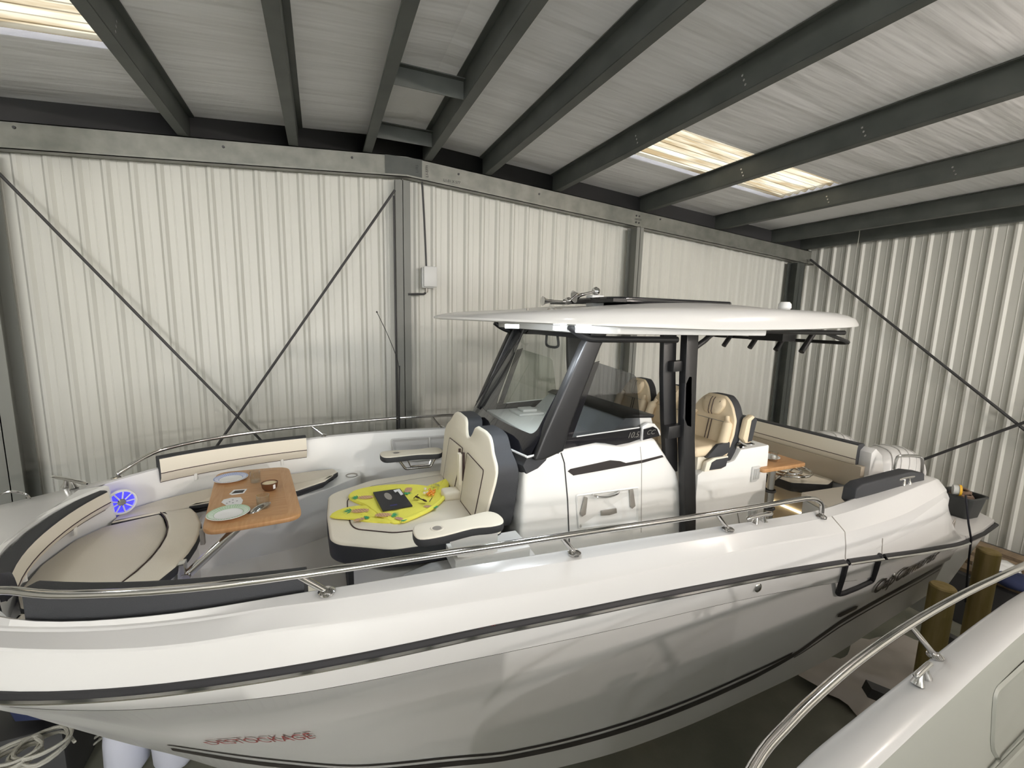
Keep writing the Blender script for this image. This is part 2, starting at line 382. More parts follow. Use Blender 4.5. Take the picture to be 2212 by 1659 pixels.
rf = rafter(LEFT_X + .05, RIDGE_X, 'long galvanised gable rafter rising from the left edge to the ridge')
r2 = rafter(RIDGE_X, SIDE_X - .02, 'long galvanised gable rafter sloping down from the ridge to the right corner')
mb = MB(); yf = WALL_Y - .045
mb.prism([(RIDGE_X - .28, roof_z(RIDGE_X) - .48), (RIDGE_X + .22, roof_z(RIDGE_X) - .485), (RIDGE_X + .22, roof_z(RIDGE_X) - .22), (RIDGE_X - .28, roof_z(RIDGE_X) - .225)], yf - .008, yf)
obj('splice_plate', mb, STEEL, rf)
for k, (xx, t, sz) in enumerate(((1.30, 'L1R5', .05), (1.44, 'L1-5771', .05))):
    text_mesh('marking', t, sz, Matrix.Translation((xx, yf - .014, roof_z(xx) - .34)) @ Matrix.Rotation(math.pi / 2, 4, 'X') @ Matrix.Rotation(math.pi / 2, 4, 'Z'), INK, rf, .0005)
text_mesh('marking', 'L1-01 X 5771217', .05, Matrix.Translation((1.85, yf - .002, roof_z(1.85) - .40)) @ Matrix.Rotation(math.pi / 2, 4, 'X') @ Matrix.Rotation(.07, 4, 'Y'), INK, r2, .0005)
text_mesh('marking', '1577221', .045, Matrix.Translation((5.12, yf - .002, roof_z(5.12) - .35)) @ Matrix.Rotation(math.pi / 2, 4, 'X') @ Matrix.Rotation(.07, 4, 'Y'), INK, r2, .0005)
for xx, dz, pr in ((-2.85, .06, 0), (-1.0, .08, 0), (.45, .08, 0), (1.9, .08, 1), (5.08, .09, 1), (5.14, .09, 1), (5.08, .2, 1), (5.14, .2, 1), (5.6, .06, 1), (3.2, .1, 1)):
    mb = MB(); mb.lathe([(0, .012), (.014, .012), (.016, 0)], n=8, M=Matrix.Translation((xx, yf + .002, roof_z(xx) - .2 - dz)) @ Matrix.Rotation(math.pi / 2, 4, 'X')); obj('bolt', mb, DSTEEL, r2 if pr else rf)
for y, lab in ((WALL_Y - .55, 'short steel blocking piece between the two ridge purlins, nearer the gable'), (WALL_Y - 1.95, 'short steel blocking piece between the two ridge purlins, further from the gable')):
    mb = MB(); mb.box(.705, 1.395, y - .004, y + .004, roof_z(1) - .2, roof_z(1) - .02); mb.box(.705, 1.395, y - .06, y, roof_z(1) - .035, roof_z(1) - .025)
    obj('ridge_blocking', mb, STEEL, label=lab, cat='roof beam', group='ridge blocking pieces', auto=False)
mb = MB()
for x0, x1 in ((LEFT_X, RIDGE_X), (RIDGE_X, SIDE_X)):
    mb.prism([(x0, roof_z(x0) - .26), (x1, roof_z(x1) - .26), (x1, roof_z(x1) + .05), (x0, roof_z(x0) + .05)], WALL_Y + .03, WALL_Y + .05)
obj('trim_1', mb, DSTEEL, kind='structure')
# columns
def column(x0, x1, d, lab, base=WALL_Y, m=STEEL, ang=0):
    mb = MB(); t = .012; cx = (x0 + x1) / 2; yb = base - .02; zt = roof_z(cx) - .52
    mb.box(x0, x1, yb - d, yb - d + t, FLOOR, zt - .02); mb.box(x0, x1, yb - t, yb, FLOOR, zt); mb.box(cx - .005, cx + .005, yb - d, yb, FLOOR, zt)
    q = obj('steel_column', mb, m, label=lab, cat='column', group='steel gable columns', auto=False)
    mb = MB(); mb.box(x0 - .05, x1 + .05, yb - d - .05, yb + .01, FLOOR, FLOOR + .015); obj('base_plate', mb, m, q)
GCOL = mat('grey_painted_column', (.20, .205, .19), .55)
column(-3.25, -3.03, .30, 'grey steel column at the left edge of the back wall', m=GCOL)
column(.99, 1.19, .10, 'tall dark steel column under the ridge beside the grey junction box', m=GCOL)
column(4.93, 5.07, .26, 'steel column on the back wall seen above the boat hardtop', m=GCOL)
column(9.05, 9.27, .22, 'dark steel column in the far right corner of the hall')
column(-7.3, -7.1, .22, 'dark steel column in the left corner of the hall')
# tie rods
def rod(a, b, r, lab, grp):
    mb = MB(); mb.tube([a, b], r, 8); q = obj('tie_rod', mb, DSTEEL, label=lab, cat='tie rod', group=grp)
rod((-3.0, 6.45, 1.39), (.90, 6.45, -3.95), .016, 'thin steel tie rod running down from the left column towards the boat bow', 'crossed rods on the back wall')
rod((.97, 6.41, 1.66), (-2.75, 6.41, -3.9), .016, 'thin steel tie rod running down left from the ridge column', 'crossed rods on the back wall')
rod((9.60, 6.5, 1.38), (9.60, -.2, -4.0), .022, 'steel tie rod running down right from the top of the right corner', 'crossed rods on the right wall')
rod((9.55, 6.1, -3.95), (9.55, .0, 1.1), .022, 'steel tie rod rising to the right behind the outboard engines', 'crossed rods on the right wall')
mb = MB(); mb.tube([at(1860, 478, 0, 9.40), at(1852, 535, 0, 9.40)], .006, 6); obj('hanging_string', mb, ROPE, label='short pale string hanging from the last purlin near the right wall', cat='string')
# junction box and conduits
bx = thing('junction_box', 'grey plastic junction box on the wall right of the ridge column', 'electrical box', (1.435, 6.55, .42))
mb = MB(); mb.box(1.345, 1.525, 6.50, 6.60, .40, .69); obj('enclosure', mb, LGREY, bx, bev=.018)
mb = MB(); mb.box(1.365, 1.56, 6.46, 6.502, .415, .705); obj('lid', mb, LGREY, bx, bev=.02)
mb = MB(); mb.tube([(1.42, 6.55, .41), (1.42, 6.55, .34)], .022, 10); obj('cable_gland', mb, TRIM, bx)
mb = MB(); mb.tube(sm([(1.365, 6.55, 1.85), (1.38, 6.55, 1.6), (1.40, 6.55, 1.2), (1.42, 6.55, .7)], 5), .014, 8); obj('conduit', mb, DSTEEL, label='thin dark conduit running down from the rafter to the junction box', cat='conduit')
mb = MB(); mb.tube(sm([(1.41, 6.58, .335), (1.38, 6.56, .315), (1.30, 6.52, .31), (1.15, 6.50, .30)], 5), .016, 8); obj('conduit', mb, DSTEEL, label='short dark cable curving left from under the junction box', cat='conduit')
mb = MB(); mb.tube([(.965, 6.47, 1.6), (.965, 6.47, -3.9)], .014, 8); obj('conduit', mb, DSTEEL, label='thin black cable running straight down the left side of the ridge column', cat='conduit')
# lamps
for i, (x, y, c, pw) in enumerate(LAMPS):
    z = roof_z(x) - .42
    t = thing('high_bay_lamp', 'round metal high bay lamp hanging from the roof, ' + ['over the bow', 'above the photographer', 'over the stern', 'added fill behind on the left', 'added fill behind on the right', 'added fill by the door, left', 'added fill by the door, right'][i], 'lamp', (x, y, z), 'high bay lamps')
    mb = MB(); mb.lathe([(.02, .30), (.07, .28), (.11, .2), (.13, .16), (.12, .14), (.06, .14)], c=(x, y, z)); obj('lamp_shade', mb, CHROME, t)
    mb = MB(); mb.tube([(x, y, z + .28), (x, y, roof_z(x))], .01, 6); obj('hanger', mb, DSTEEL, t)
    lm = mat('lamp_glass', (1, 1, 1), .3, emit=(c, pw / (math.pi * .165)))
    mb = MB(); mb.lathe([(0, -.11), (.08, -.08), (.11, 0), (.08, .08), (0, .11)], c=(x, y, z + .04), n=20); obj('lamp_glass', mb, lm, t)
# ------------------------------------------------------------------ the big boat
YC = 3.3
# station tables: x, half breadth, height
T_R = [(-2.62, 0, -1.47), (-2.4, .25, -1.465), (-2, .65, -1.46), (-1.5, 1.0, -1.45), (-1, 1.25, -1.438), (-.5, 1.415, -1.415), (0, 1.515, -1.395), (.5, 1.56, -1.39), (1.25, 1.59, -1.417), (2.2, 1.60, -1.475), (3.17, 1.595, -1.566), (3.7, 1.58, -1.635), (4.5, 1.54, -1.75), (5.3, 1.47, -1.845), (6.1, 1.36, -1.835)]
T_T1 = [(-2.5, 0, -1.28), (-2.3, .2, -1.28), (-1.9, .58, -1.28), (-1.5, .86, -1.275), (-1.23, 1.016, -1.272), (-.85, 1.18, -1.26), (-.53, 1.28, -1.24), (-.21, 1.36, -1.21), (.02, 1.405, -1.203), (.6, 1.45, -1.205), (1.32, 1.474, -1.228), (2.23, 1.48, -1.268), (3.3, 1.47, -1.315), (3.86, 1.454, -1.294), (4.54, 1.412, -1.262), (4.8, 1.37, -1.27), (4.95, 1.33, -1.33), (5.05, 1.3, -1.50), (5.2, 1.3, -1.78), (6.1, 1.25, -1.80)]
T_T2 = [(-2.58, 0, -1.312), (-2.35, 0.256, -1.312), (-1.95, 0.646, -1.312), (-1.5, 0.946, -1.307), (-1.19, 1.132, -1.297), (-0.83, 1.284, -1.297), (-0.52, 1.389, -1.282), (-0.21, 1.456, -1.26), (0.4, 1.526, -1.267), (1.28, 1.571, -1.301), (2.52, 1.576, -1.344), (3.3, 1.566, -1.392), (3.9, 1.536, -1.402), (4.5, 1.486, -1.362), (4.8, 1.446, -1.342), (4.95, 1.38, -1.4), (5.05, 1.36, -1.56), (5.2, 1.34, -1.79), (6.1, 1.3, -1.81)]
T_I = [(-1.6, .60, -1.27), (-1.45, .78, -1.265), (-1.18, 1.0, -1.255), (-1.0, 1.09, -1.25), (-.82, 1.16, -1.24), (-.55, 1.235, -1.225), (-.12, 1.305, -1.20), (.16, 1.335, -1.195), (1.3, 1.375, -1.22), (2.05, 1.384, -1.25), (3.06, 1.40, -1.29), (3.55, 1.36, -1.30), (4.6, 1.22, -1.265), (4.8, 1.2, -1.27), (4.95, 1.2, -1.34), (5.05, 1.2, -1.5), (5.2, 1.2, -1.78), (6.1, 1.15, -1.8)]
T_K1 = [(-2.6, 0, -1.58), (-2.4, .2, -1.58), (-2, .57, -1.58), (-1.5, .92, -1.585), (-.86, 1.235, -1.585), (-.43, 1.373, -1.578), (-.04, 1.451, -1.58), (.37, 1.494, -1.583), (.78, 1.515, -1.603), (1.56, 1.54, -1.642), (2.49, 1.54, -1.705), (3.26, 1.532, -1.794), (3.6, 1.525, -1.845), (4.5, 1.49, -1.93), (5.3, 1.43, -1.98)]
T_K2 = [(-2.5, .03, -1.62), (-2.1, .2, -1.86), (-1.59, .45, -2.03), (-1.15, .65, -2.09), (-.72, .874, -2.13), (-.54, .957, -2.10), (-.06, 1.174, -2.04), (.35, 1.269, -2.012), (.95, 1.39, -1.995), (1.41, 1.435, -1.996), (2.06, 1.478, -1.996), (3, 1.49, -2.02), (4, 1.48, -2.06), (5.3, 1.42, -2.05)]
T_S = [(-2.2, .04, -1.95), (-1.6, .2, -2.28), (-1, .45, -2.46), (-.31, .80, -2.50), (.14, .993, -2.522), (.62, 1.135, -2.52), (.93, 1.228, -2.515), (1.72, 1.358, -2.478), (2.45, 1.418, -2.41), (3.12, 1.439, -2.34), (3.67, 1.433, -2.225), (4.76, 1.415, -2.11), (5.3, 1.40, -2.06)]
T_B = [(-2.1, .02, -2.05), (-1.6, .12, -2.40), (-1, .3, -2.68), (-.3, .62, -2.86), (.4, .93, -2.87), (1.26, 1.195, -2.81), (1.8, 1.286, -2.775), (2.56, 1.354, -2.70), (3.57, 1.375, -2.625), (4.63, 1.364, -2.468), (5.3, 1.36, -2.395)]
T_KEEL = [(-2.7, 0, -1.5), (-2.5, 0, -1.66), (-2.2, 0, -1.98), (-1.83, 0, -2.27), (-1.43, 0, -2.5), (-1.0, 0, -2.76), (-.6, 0, -3.02), (-.29, 0, -3.2), (.3, 0, -3.42), (1, 0, -3.5), (3, 0, -3.4), (5.3, 0, -3.15)]
def keel(x): return cr(T_KEEL, x)[1]
def hp(T, x):
    b, z = cr(T, x)
    if T is not T_KEEL and T is not T_I: z = max(z, keel(x) + .0)
    return b, z
def fix(T, x):
    b, z = hp(T, x); 
    if x < T[0][0] + .001: b = 0
    return b, z
HULL = [('R', T_R, 0, 0), ('Rb', T_R, -.012, -.045), ('K1a', T_K1, .006, .006), ('K1b', T_K1, -.022, -.012), ('K2a', T_K2, .012, .03), ('K2b', T_K2, -.012, -.02), ('S', T_S, 0, 0), ('B', T_B, 0, 0)]
def hull_sec(x):
    out = []; tr = max(0, min(1, (x + 2.3) / .8))
    for n, T, db, dz in HULL:
        b, z = fix(T, x); f = 1.0
        if n.startswith('K2'): f = max(0, min(1, (2.4 - x) / 1.6))
        if n.startswith('K1'): f = max(0, min(1, (4.0 - x) / .5))
        b = max(0, b + db * f * tr); z = z + dz * f * tr
        if b <= .012 or z < keel(x): z = max(z, keel(x))
        out.append((b, z))
    out.append((0, keel(x))); return out
def hull_b(x, z):
    s = hull_sec(x)
    for (b0, z0), (b1, z1) in zip(s, s[1:]):
        if z1 <= z <= z0 and z0 != z1: return b0 + (b1 - b0) * (z0 - z) / (z0 - z1)
    return s[0][0]
def on_hull(px, py, off=.0):
    b = 1.5
    for _ in range(40):
        p = at(px, py, 1, YC - b); b = .5 * b + .5 * (hull_b(p.x, p.z) + off)
    return at(px, py, 1, YC - b)
boat = thing('motor_boat', 'large white open motor boat with black hardtop tower filling the hall', 'boat', (1.6, YC, FLOOR))
HX = [-2.62, -2.59, -2.56, -2.53] + frange(-2.5, 5.3, .05)
TX = 5.18
def side(f, s):   # f: x -> list of (b,z);  s=-1 near, 1 far
    return [[Vector((x, YC + s * b, z)) for b, z in f(x)] for x in HXX]
mb = MB(); HXX = [x for x in HX if x <= TX] + [TX]
def rake(p):      # transom leans forward towards the keel
    if p.x > 4.7: return Vector((p.x + (p.x - 4.7) / .48 * (p.z + 1.85) * .30, p.y, p.z))
    return p
for s in (-1, 1):
    rows = [[rake(p) for p in r] for r in side(hull_sec, s)]; mb.grid(rows); mb.fan(rows[-1] + [Vector((rows[-1][0].x, YC, rows[-1][0].z))], 0, s > 0)
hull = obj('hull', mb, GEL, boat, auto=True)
for p in hull.data.polygons: pass
# topsides above the rub rail, chamfer, gunwale top
def top_sec(x):
    I = fix(T_I, x) if x > -1.6 else None; t1 = fix(T_T1, x); t2 = fix(T_T2, x); r = fix(T_R, x)
    a = [r, (r[0] - .004, r[1] + .02)]
    mid = ((t2[0] * .5 + r[0] * .5) + .004, (t2[1] + r[1]) / 2)
    a += [mid, (t2[0] + .004, t2[1] - .02), (t2[0] + .001, t2[1] - .003), (t2[0] - .006, t2[1] + .006), (t1[0] + .010, t1[1] - .010), (t1[0] + .002, t1[1] - .003), (t1[0] - .008, t1[1])]
    if x <= -1.6: a += [(t1[0] * .6, t1[1] + .018), (0, t1[1] + .03)]
    else: a += [(I[0] + .02, I[1] + .004), (I[0], I[1] - .006)]
    return [(max(0, b), z) for b, z in a]
mb = MB()
for s in (-1, 1):
    HXX = [-2.62, -2.56, -2.5, -2.4, -2.3, -2.2, -2.1, -2.0, -1.9, -1.8, -1.7, -1.601]; mb.grid(side(top_sec, s))
    HXX = [-1.599, -1.5] + frange(-1.4, 5.1, .1) + [5.18]; rr = side(top_sec, s); mb.grid(rr)
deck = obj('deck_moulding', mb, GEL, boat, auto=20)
# inner coaming wall, cockpit sole, bow wall
SOLE = -2.0
def liner(x):
    I = fix(T_I, x); lo = -1.56 if x < -.94 else SOLE; m = hull_b(x, lo) - .05
    return [(I[0], I[1] - .006), (I[0] - .01, I[1] - .03), (I[0] - .035, -1.53), (min(I[0] - .075, m), lo if lo > -1.6 else -1.62), (min(I[0] - .09, m), lo), (0, lo)]
mb = MB()
for s in (-1, 1):
    HXX = [-1.6, -1.5] + frange(-1.4, -1.0, .1) + [-.95, -.93, -.9] + frange(-.8, 4.9, .1); rr = side(liner, s); mb.grid(rr)
    mb.fan(rr[0] , 0, False); 
BX = frange(-1.62, 0, .1)
# foredeck step down to the backrest recess
arc = [Vector((-1.60 + .16 * (abs(t)**2.2), YC + t * .62, 0)) for t in frange(-1, 1, .1)]
rows = [[Vector((p.x - .02, p.y, -1.25)) for p in arc], [Vector((p.x, p.y, -1.26)) for p in arc], [Vector((p.x + .03, p.y, -1.6)) for p in arc]]
mb.grid(rows)
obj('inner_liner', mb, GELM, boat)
mb = MB(); n0 = [Vector((-1.602, YC + t * .60, -1.257)) for t in frange(-1, 1, .1)]
mb.grid([n0, [Vector((p.x - .02, p.y, -1.25)) for p in arc]]); mb.box(-1.75, -1.6, YC - .6, YC + .6, -1.40, -1.30)
obj('foredeck_edge', mb, GELM, boat)
mb = MB(); mb.box(.2, 4.05, YC - 1.2, YC + 1.2, SOLE, SOLE + .012); obj('cockpit_sole', mb, TANSOLE, boat)
# transom upper part and swim platform
mb = MB(); mb.box(4.62, 4.98, YC - 1.15, YC + 1.15, SOLE, -1.52); mb.box(4.55, 4.9, YC - 1.2, YC - .95, SOLE, -1.36); mb.box(4.55, 4.9, YC + .95, YC + 1.2, SOLE, -1.36)
obj('transom', mb, GEL, boat, bev=.02)
mb = MB(); pl = [(5.0, -1.47), (5.6, -1.44), (5.98, -1.38), (6.12, -1.15), (6.12, -.55), (5.7, -.5), (5.7, .5), (6.12, .55), (6.12, 1.15), (5.98, 1.38), (5.6, 1.44), (5.0, 1.47)]
mb.prism([(a, YC + b) for a, b in pl], -1.93, -1.83, 2); obj('swim_platform', mb, GEL, boat, bev=.012)
mb = MB(); mb.tube([(5.15, YC - 1.475, -1.875), (5.6, YC - 1.45, -1.875), (5.97, YC - 1.40, -1.875), (6.13, YC - 1.16, -1.875)], .017, 8); obj('platform_edge_strip', mb, RUB, boat)
mb = MB(); mb.prism([(5.0, -2.0), (5.0, -1.93), (5.95, -1.93), (5.2, -2.5), (5.0, -2.6)], YC - 1.36, YC - .7, 1); obj('platform_bracket', mb, GEL, boat)
mb = MB(); mb.prism([(5.0, -2.0), (5.0, -1.93), (5.95, -1.93), (5.2, -2.5), (5.0, -2.6)], YC + .7, YC + 1.36, 1); obj('platform_bracket', mb, GEL, boat)
# rub rail
def strip(T, x0, x1, prof, s, dz=0, step=.08, db=0):
    rows = []
    for x in frange(x0, x1, step):
        b, z = fix(T, x); rows.append([Vector((x, YC + s * (b + db + p), z + dz + q)) for p, q in prof])
    return rows
for s in (-1, 1):
    for (a, c) in ((-2.62, 3.22), (3.26, 3.68), (3.72, 5.2)):
        mb = MB(); rows = strip(T_R, a, c, [(-.02, .0), (.012, .0), (.022, -.012), (.022, -.034), (.012, -.046), (-.02, -.046)], s, db=.0); mb.grid(rows, 0, True, True); mb.fan(rows[0]); mb.fan(rows[-1]); rr = obj('rub_rail', mb, RUB, boat)
        mb = MB(); rows = strip(T_R, a, c, [(.0, -.018), (.026, -.017), (.034, -.024), (.034, -.030), (.026, -.036), (.0, -.036)], s); mb.grid(rows, 0, True, True); mb.fan(rows[0]); mb.fan(rows[-1]); obj('steel_insert', mb, INOX, rr)
# hull stripes on the near and far side
def band(f0, f1, x0, x1, name, m, off=.004, parent=None, sides=(-1, 1), nz=4):
    for s in sides:
        mb = MB(); rows = []
        for x in frange(x0, x1, .06):
            za, zb = f0(x), f1(x); r = []
            for k in range(nz + 1):
                z = za + (zb - za) * k / nz; r.append(rake(Vector((x, YC + s * (hull_b(x, z) + off), z))))
            rows.append(r)
        mb.grid(rows); obj(name, mb, m, parent or boat)
zS = lambda x: cr(T_S, x)[1]
band(lambda x: zS(x) + .012, lambda x: zS(x) - .012, -.9, 3.05, 'hull_stripe', LTR)
def zS2(x): return zS(x) - .040 - .022 * max(0, min(1, (1.0 - x) / 2)) + max(0, min(.05, (x - 2.7) * .08)) if x < 3.3 else zS(x) + .008
band(lambda x: zS2(x) + .0, lambda x: zS2(x) - .045 - .01 * max(0, min(1, (3.3 - x))), -.9, 5.12, 'hull_stripe', LTR)
band(lambda x: zS(x) - .062, lambda x: zS(x) - .075, 3.1, 5.12, 'hull_stripe', LTR)
band(lambda x: cr(T_K1, x)[1] + .004, lambda x: cr(T_K1, x)[1] - .010, -1.2, 3.55, 'hull_crease_shade', DSTEEL, off=.003, sides=(-1,), nz=1)  # dark line paints the shade along the hull crease
# folding side terrace outline on the near topside
P_ = [on_hull(*q, .012) for q in ((1829, 1214), (1820, 1250), (1809, 1284), (1822, 1282), (1850, 1271), (1884, 1255), (1893, 1228), (1901, 1198))]
mb = MB(); mb.tube(fillet(P_, .03, 3, False), .017, 8); obj('terrace_frame', mb, RUB, boat)
# deck seams
for xs in (3.24, 3.70):
    mb = MB(); mb.tube([Vector((xs, YC - b - .001, z)) for b, z in top_sec(xs)[:(8 if xs < 3.5 else 3)]], .004, 6); obj('deck_seam', mb, TRIM, boat)
# lettering on the hull
def on_hull_M(px0, py0, px1, py1, off=.006):
    a = on_hull(px0, py0, off); b = on_hull(px1, py1, off); c = (a + b) / 2
    up = Vector((c.x, YC - hull_b(c.x, c.z + .08) - off, c.z + .08)) - Vector((c.x, YC - hull_b(c.x, c.z) - off, c.z))
    return c, (b - a), up
def wrap_text(s, size, px0, py0, px1, py1, m, shear=0, xs=1, name='lettering', push=.006, bold=.0):
    c, d, up = on_hull_M(px0, py0, px1, py1)
    o = text_mesh(name, s, size, frameM(c, d, up), m, boat, .001, shear, 1.0, xs=xs, bold=bold)
    w = wloc(boat)
    for v in o.data.vertices:
        p = v.co + w; v.co.y = (YC - hull_b(p.x, p.z) - push) - w.y + 0 * p.y
    return o
wrap_text('CapCamarat', .155, 1905, 1262, 2003, 1208, LTR, .38, 1.05, push=.014, bold=.03)
wrap_text('DESTOCKAGE', .115, 435, 1606, 690, 1585, RED, 0, .80, push=.012)
wrap_text('"2"', .07, 1043, 1366, 1060, 1362, RED, 0, 1)
# marks on the aft quarter: small sail emblem, slot vent, flush fittings
e = [on_hull(*q, 0) for q in ((1905, 1230),)]
def quarter(px, py):
    return at(px, py, 1, YC - 1.45)
mb = MB()
for a, b, r in (((2044, 1139), (2058, 1131), .004), ((2058, 1131), (2063, 1122), .006), ((2060, 1143), (2064, 1120), .006)):
    mb.tube([quarter(*a), quarter(*b)], r, 6)
obj('emblem', mb, TRIM, boat)
mb = MB(); q = [on_hull(*a, .010) for a in ((1809, 1333), (1812, 1326), (1848, 1309), (1854, 1309), (1850, 1316), (1816, 1333))]
mb.fan(q); obj('slot_vent', mb, LTR, boat, weld=False)
for px, py, r in ((1637, 1269), (1930, 1241)) and ((1637, 1269, .03), (1930, 1241, .016)):
    p = on_hull(px, py, .002); mb = MB(); mb.lathe([(0, .012), (r * .6, .012), (r, .004), (r, 0)], n=16, M=Matrix.Translation(p) @ Matrix.Rotation(math.pi / 2, 4, 'X')); obj('through_hull_fitting', mb, INOX, boat)
# raised wedge moulding on the aft quarter
def q2(px, py, b): return at(px, py, 1, YC - b)
def top_b(x, z):
    t = top_sec(x)[:8]
    for (b0, z0), (b1, z1) in zip(t, t[1:]):
        if z0 <= z <= z1 and z1 > z0: return b0 + (b1 - b0) * (z - z0) / (z1 - z0)
    return t[0][0]
def crease(pts, offs):
    out = []
    for (x, z), o in zip(pts, offs): out.append(Vector((x, YC - top_b(x, z) - o, z)))
    return out
tt = frange(0, 1, .1)
U = [(3.62 + 1.22 * t, -1.565 + .185 * t ** .85) for t in tt]; M_ = [(3.62 + 1.26 * t, -1.575 + .145 * t ** .85) for t in tt]; L_ = [(3.62 + 1.32 * t, -1.585 + .07 * t) for t in tt]
mb = MB(); mb.grid([crease(U, [.0] * 11), crease(M_, [.001 + .014 * t for t in tt]), crease(L_, [.0] * 11)]); obj('quarter_crease', mb, GEL, boat)

# ------------------------------------------------------------------ hand rails
RAIL = [(-1.47, .84, -1.245), (-1.40, .90, -1.20), (-1.30, .965, -1.145), (-1.19, 1.028, -1.115), (-.93, 1.178, -1.102), (-.41, 1.329, -1.09), (.43, 1.42, -1.08), (1.24, 1.462, -1.09), (2.1, 1.475, -1.12), (2.6, 1.472, -1.135), (2.92, 1.467, -1.145)]
ST = [(-.13, -.02, 1.362), (1.08, 1.18, 1.43), (2.13, 2.26, 1.455)]
for s, nm in ((-1, 'near'), (1, 'far')):
    pts = sm([(x, YC + s * b, z) for x, b, z in RAIL], 5)
    pts += sm([(2.92, YC + s * 1.467, -1.145), (3.04, YC + s * 1.466, -1.165), (3.12, YC + s * 1.465, -1.215), (3.135, YC + s * 1.465, -1.285)], 4)[1:]
    mb = MB(); mb.tube(pts, .0165, 12); rail = obj('hand_rail', mb, INOX, boat, auto=False)
    for xt, xb, b in ST:
        zt = cr([(x, b_, z) for x, b_, z in RAIL], xt); zb = cr(T_I, xb)[1]
        mb = MB(); p0 = Vector((xt, YC + s * zt[0], zt[1])); p1 = Vector((xb, YC + s * b, zb + .008)); mb.tube([p0, p1], .0135, 10)
        mb.lathe([(0, .016), (.022, .014), (.036, .004), (.036, -.004)], c=tuple(p1 - Vector((0, 0, .002))), n=16)
        obj('stanchion', mb, INOX, rail)
    for xb, b in ((-1.47, .84), (3.135, 1.465)):
        mb = MB(); z = cr(T_T1, xb)[1]; mb.lathe([(0, .016), (.022, .014), (.036, .004), (.036, -.006)], c=(xb, YC + s * b, z + .006), n=16); obj('rail_foot', mb, INOX, rail)
# cleats
def cleat(x, y, z, L=.12, sc=1, rot=0):
    t = MB(); M = Matrix.Translation((x, y, z)) @ Matrix.Rotation(rot, 4, 'Z')
    for a in (-1, 1): t.tube([M @ Vector((a * .045 * sc, 0, 0)), M @ Vector((a * .035 * sc, 0, .03 * sc)), M @ Vector((a * .03 * sc, 0, .055 * sc))], [.028 * sc, .018 * sc, .014 * sc], 10)
    t.tube(sm([M @ Vector((-L * sc, 0, .056 * sc)), M @ Vector((-.05 * sc, 0, .06 * sc)), M @ Vector((.05 * sc, 0, .06 * sc)), M @ Vector((L * sc, 0, .056 * sc))], 3), [.006 * sc] + [.014 * sc] * 8 + [.006 * sc], 10)
    return t
for x, b in ((2.58, 1.42), (4.35, 1.36), (.1 - 1.75, .84)):
    for s in (-1, 1):
        if x < 0: continue
        obj('deck_cleat', cleat(x, YC + s * b, cr(T_T1, x)[1] - .004), INOX, boat)
cp = at(120, 1055, 2, -1.20); obj('deck_cleat', cleat(-1.70, YC + .73, -1.275, .2, 1.0, -.72), INOX, boat)
mb = MB(); mb.tube(sm([(-1.98, 3.77, -1.28), (-1.97, 3.79, -1.22), (-1.92, 3.83, -1.20), (-1.86, 3.86, -1.235), (-1.84, 3.87, -1.28)], 4), .008, 8); obj('bow_eye', mb, INOX, boat)
mb = MB(); mb.tube(sm([(4.72, YC - 1.1, -1.27), (4.74, YC - 1.1, -1.16), (4.80, YC - 1.12, -1.145), (4.93, YC - 1.16, -1.15), (4.97, YC - 1.18, -1.18), (5.0, YC - 1.18, -1.33)], 4), .013, 8); obj('grab_rail', mb, CHROME, boat)
mb = MB(); mb.lathe([(0, .004), (.05, .004), (.055, 0)], c=(-1.72, YC - .33, -1.26), n=20); obj('deck_filler', mb, TRIM, boat)
# ------------------------------------------------------------------ centre console, windscreen, tower, hardtop
def PB(name, poly, y0, y1, m, parent, bev=0, ax=1, **k):
    mb = MB(); mb.prism(poly, y0, y1, ax); return obj(name, mb, m, parent, bev=bev, **k)
Yn, Yf = 2.65, 3.95
con = [(1.22, -2.0), (1.24, -1.05), (1.30, -.955), (1.52, -.905), (1.80, -.885), (1.93, -.905), (2.05, -.93), (2.24, -.905), (2.36, -.90), (2.44, -1.0), (2.60, -1.19), (2.68, -1.37), (2.76, -1.72), (2.80, -2.0)]
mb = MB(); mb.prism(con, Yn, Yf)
console = obj('console_body', mb, GELM, boat, bev=.035, seg=3)  # lightened gelcoat copy brightens the console by colour
# front pod that carries the lounge
mb = MB(); mb.prism([(.12, YC - .40), (.12, YC + .40), (.36, YC + .60), (1.3, YC + .63), (1.3, YC - .63), (.36, YC - .60)], SOLE, -1.62, 2); obj('lounge_base', mb, GEL, boat, bev=.02)
mb = MB(); mb.box(.105, .13, YC - .38, YC + .38, SOLE + .02, -1.63); mb.box(.105, .3, YC - .415, YC - .395, SOLE + .02, -1.63, 0); obj('lounge_base_panel', mb, CHAR, boat)
mb = MB(); mb.prism([(.42, -1.64), (.60, -1.59), (1.28, -1.57), (1.28, -1.75), (.42, -1.75)], YC - .80, YC - .60); obj('step_moulding', mb, GEL, boat, bev=.02)
mb = MB(); mb.prism([(.42, -1.64), (.60, -1.59), (1.28, -1.57), (1.28, -1.75), (.42, -1.75)], YC + .60, YC + .80); obj('step_moulding', mb, GEL, boat, bev=.02)
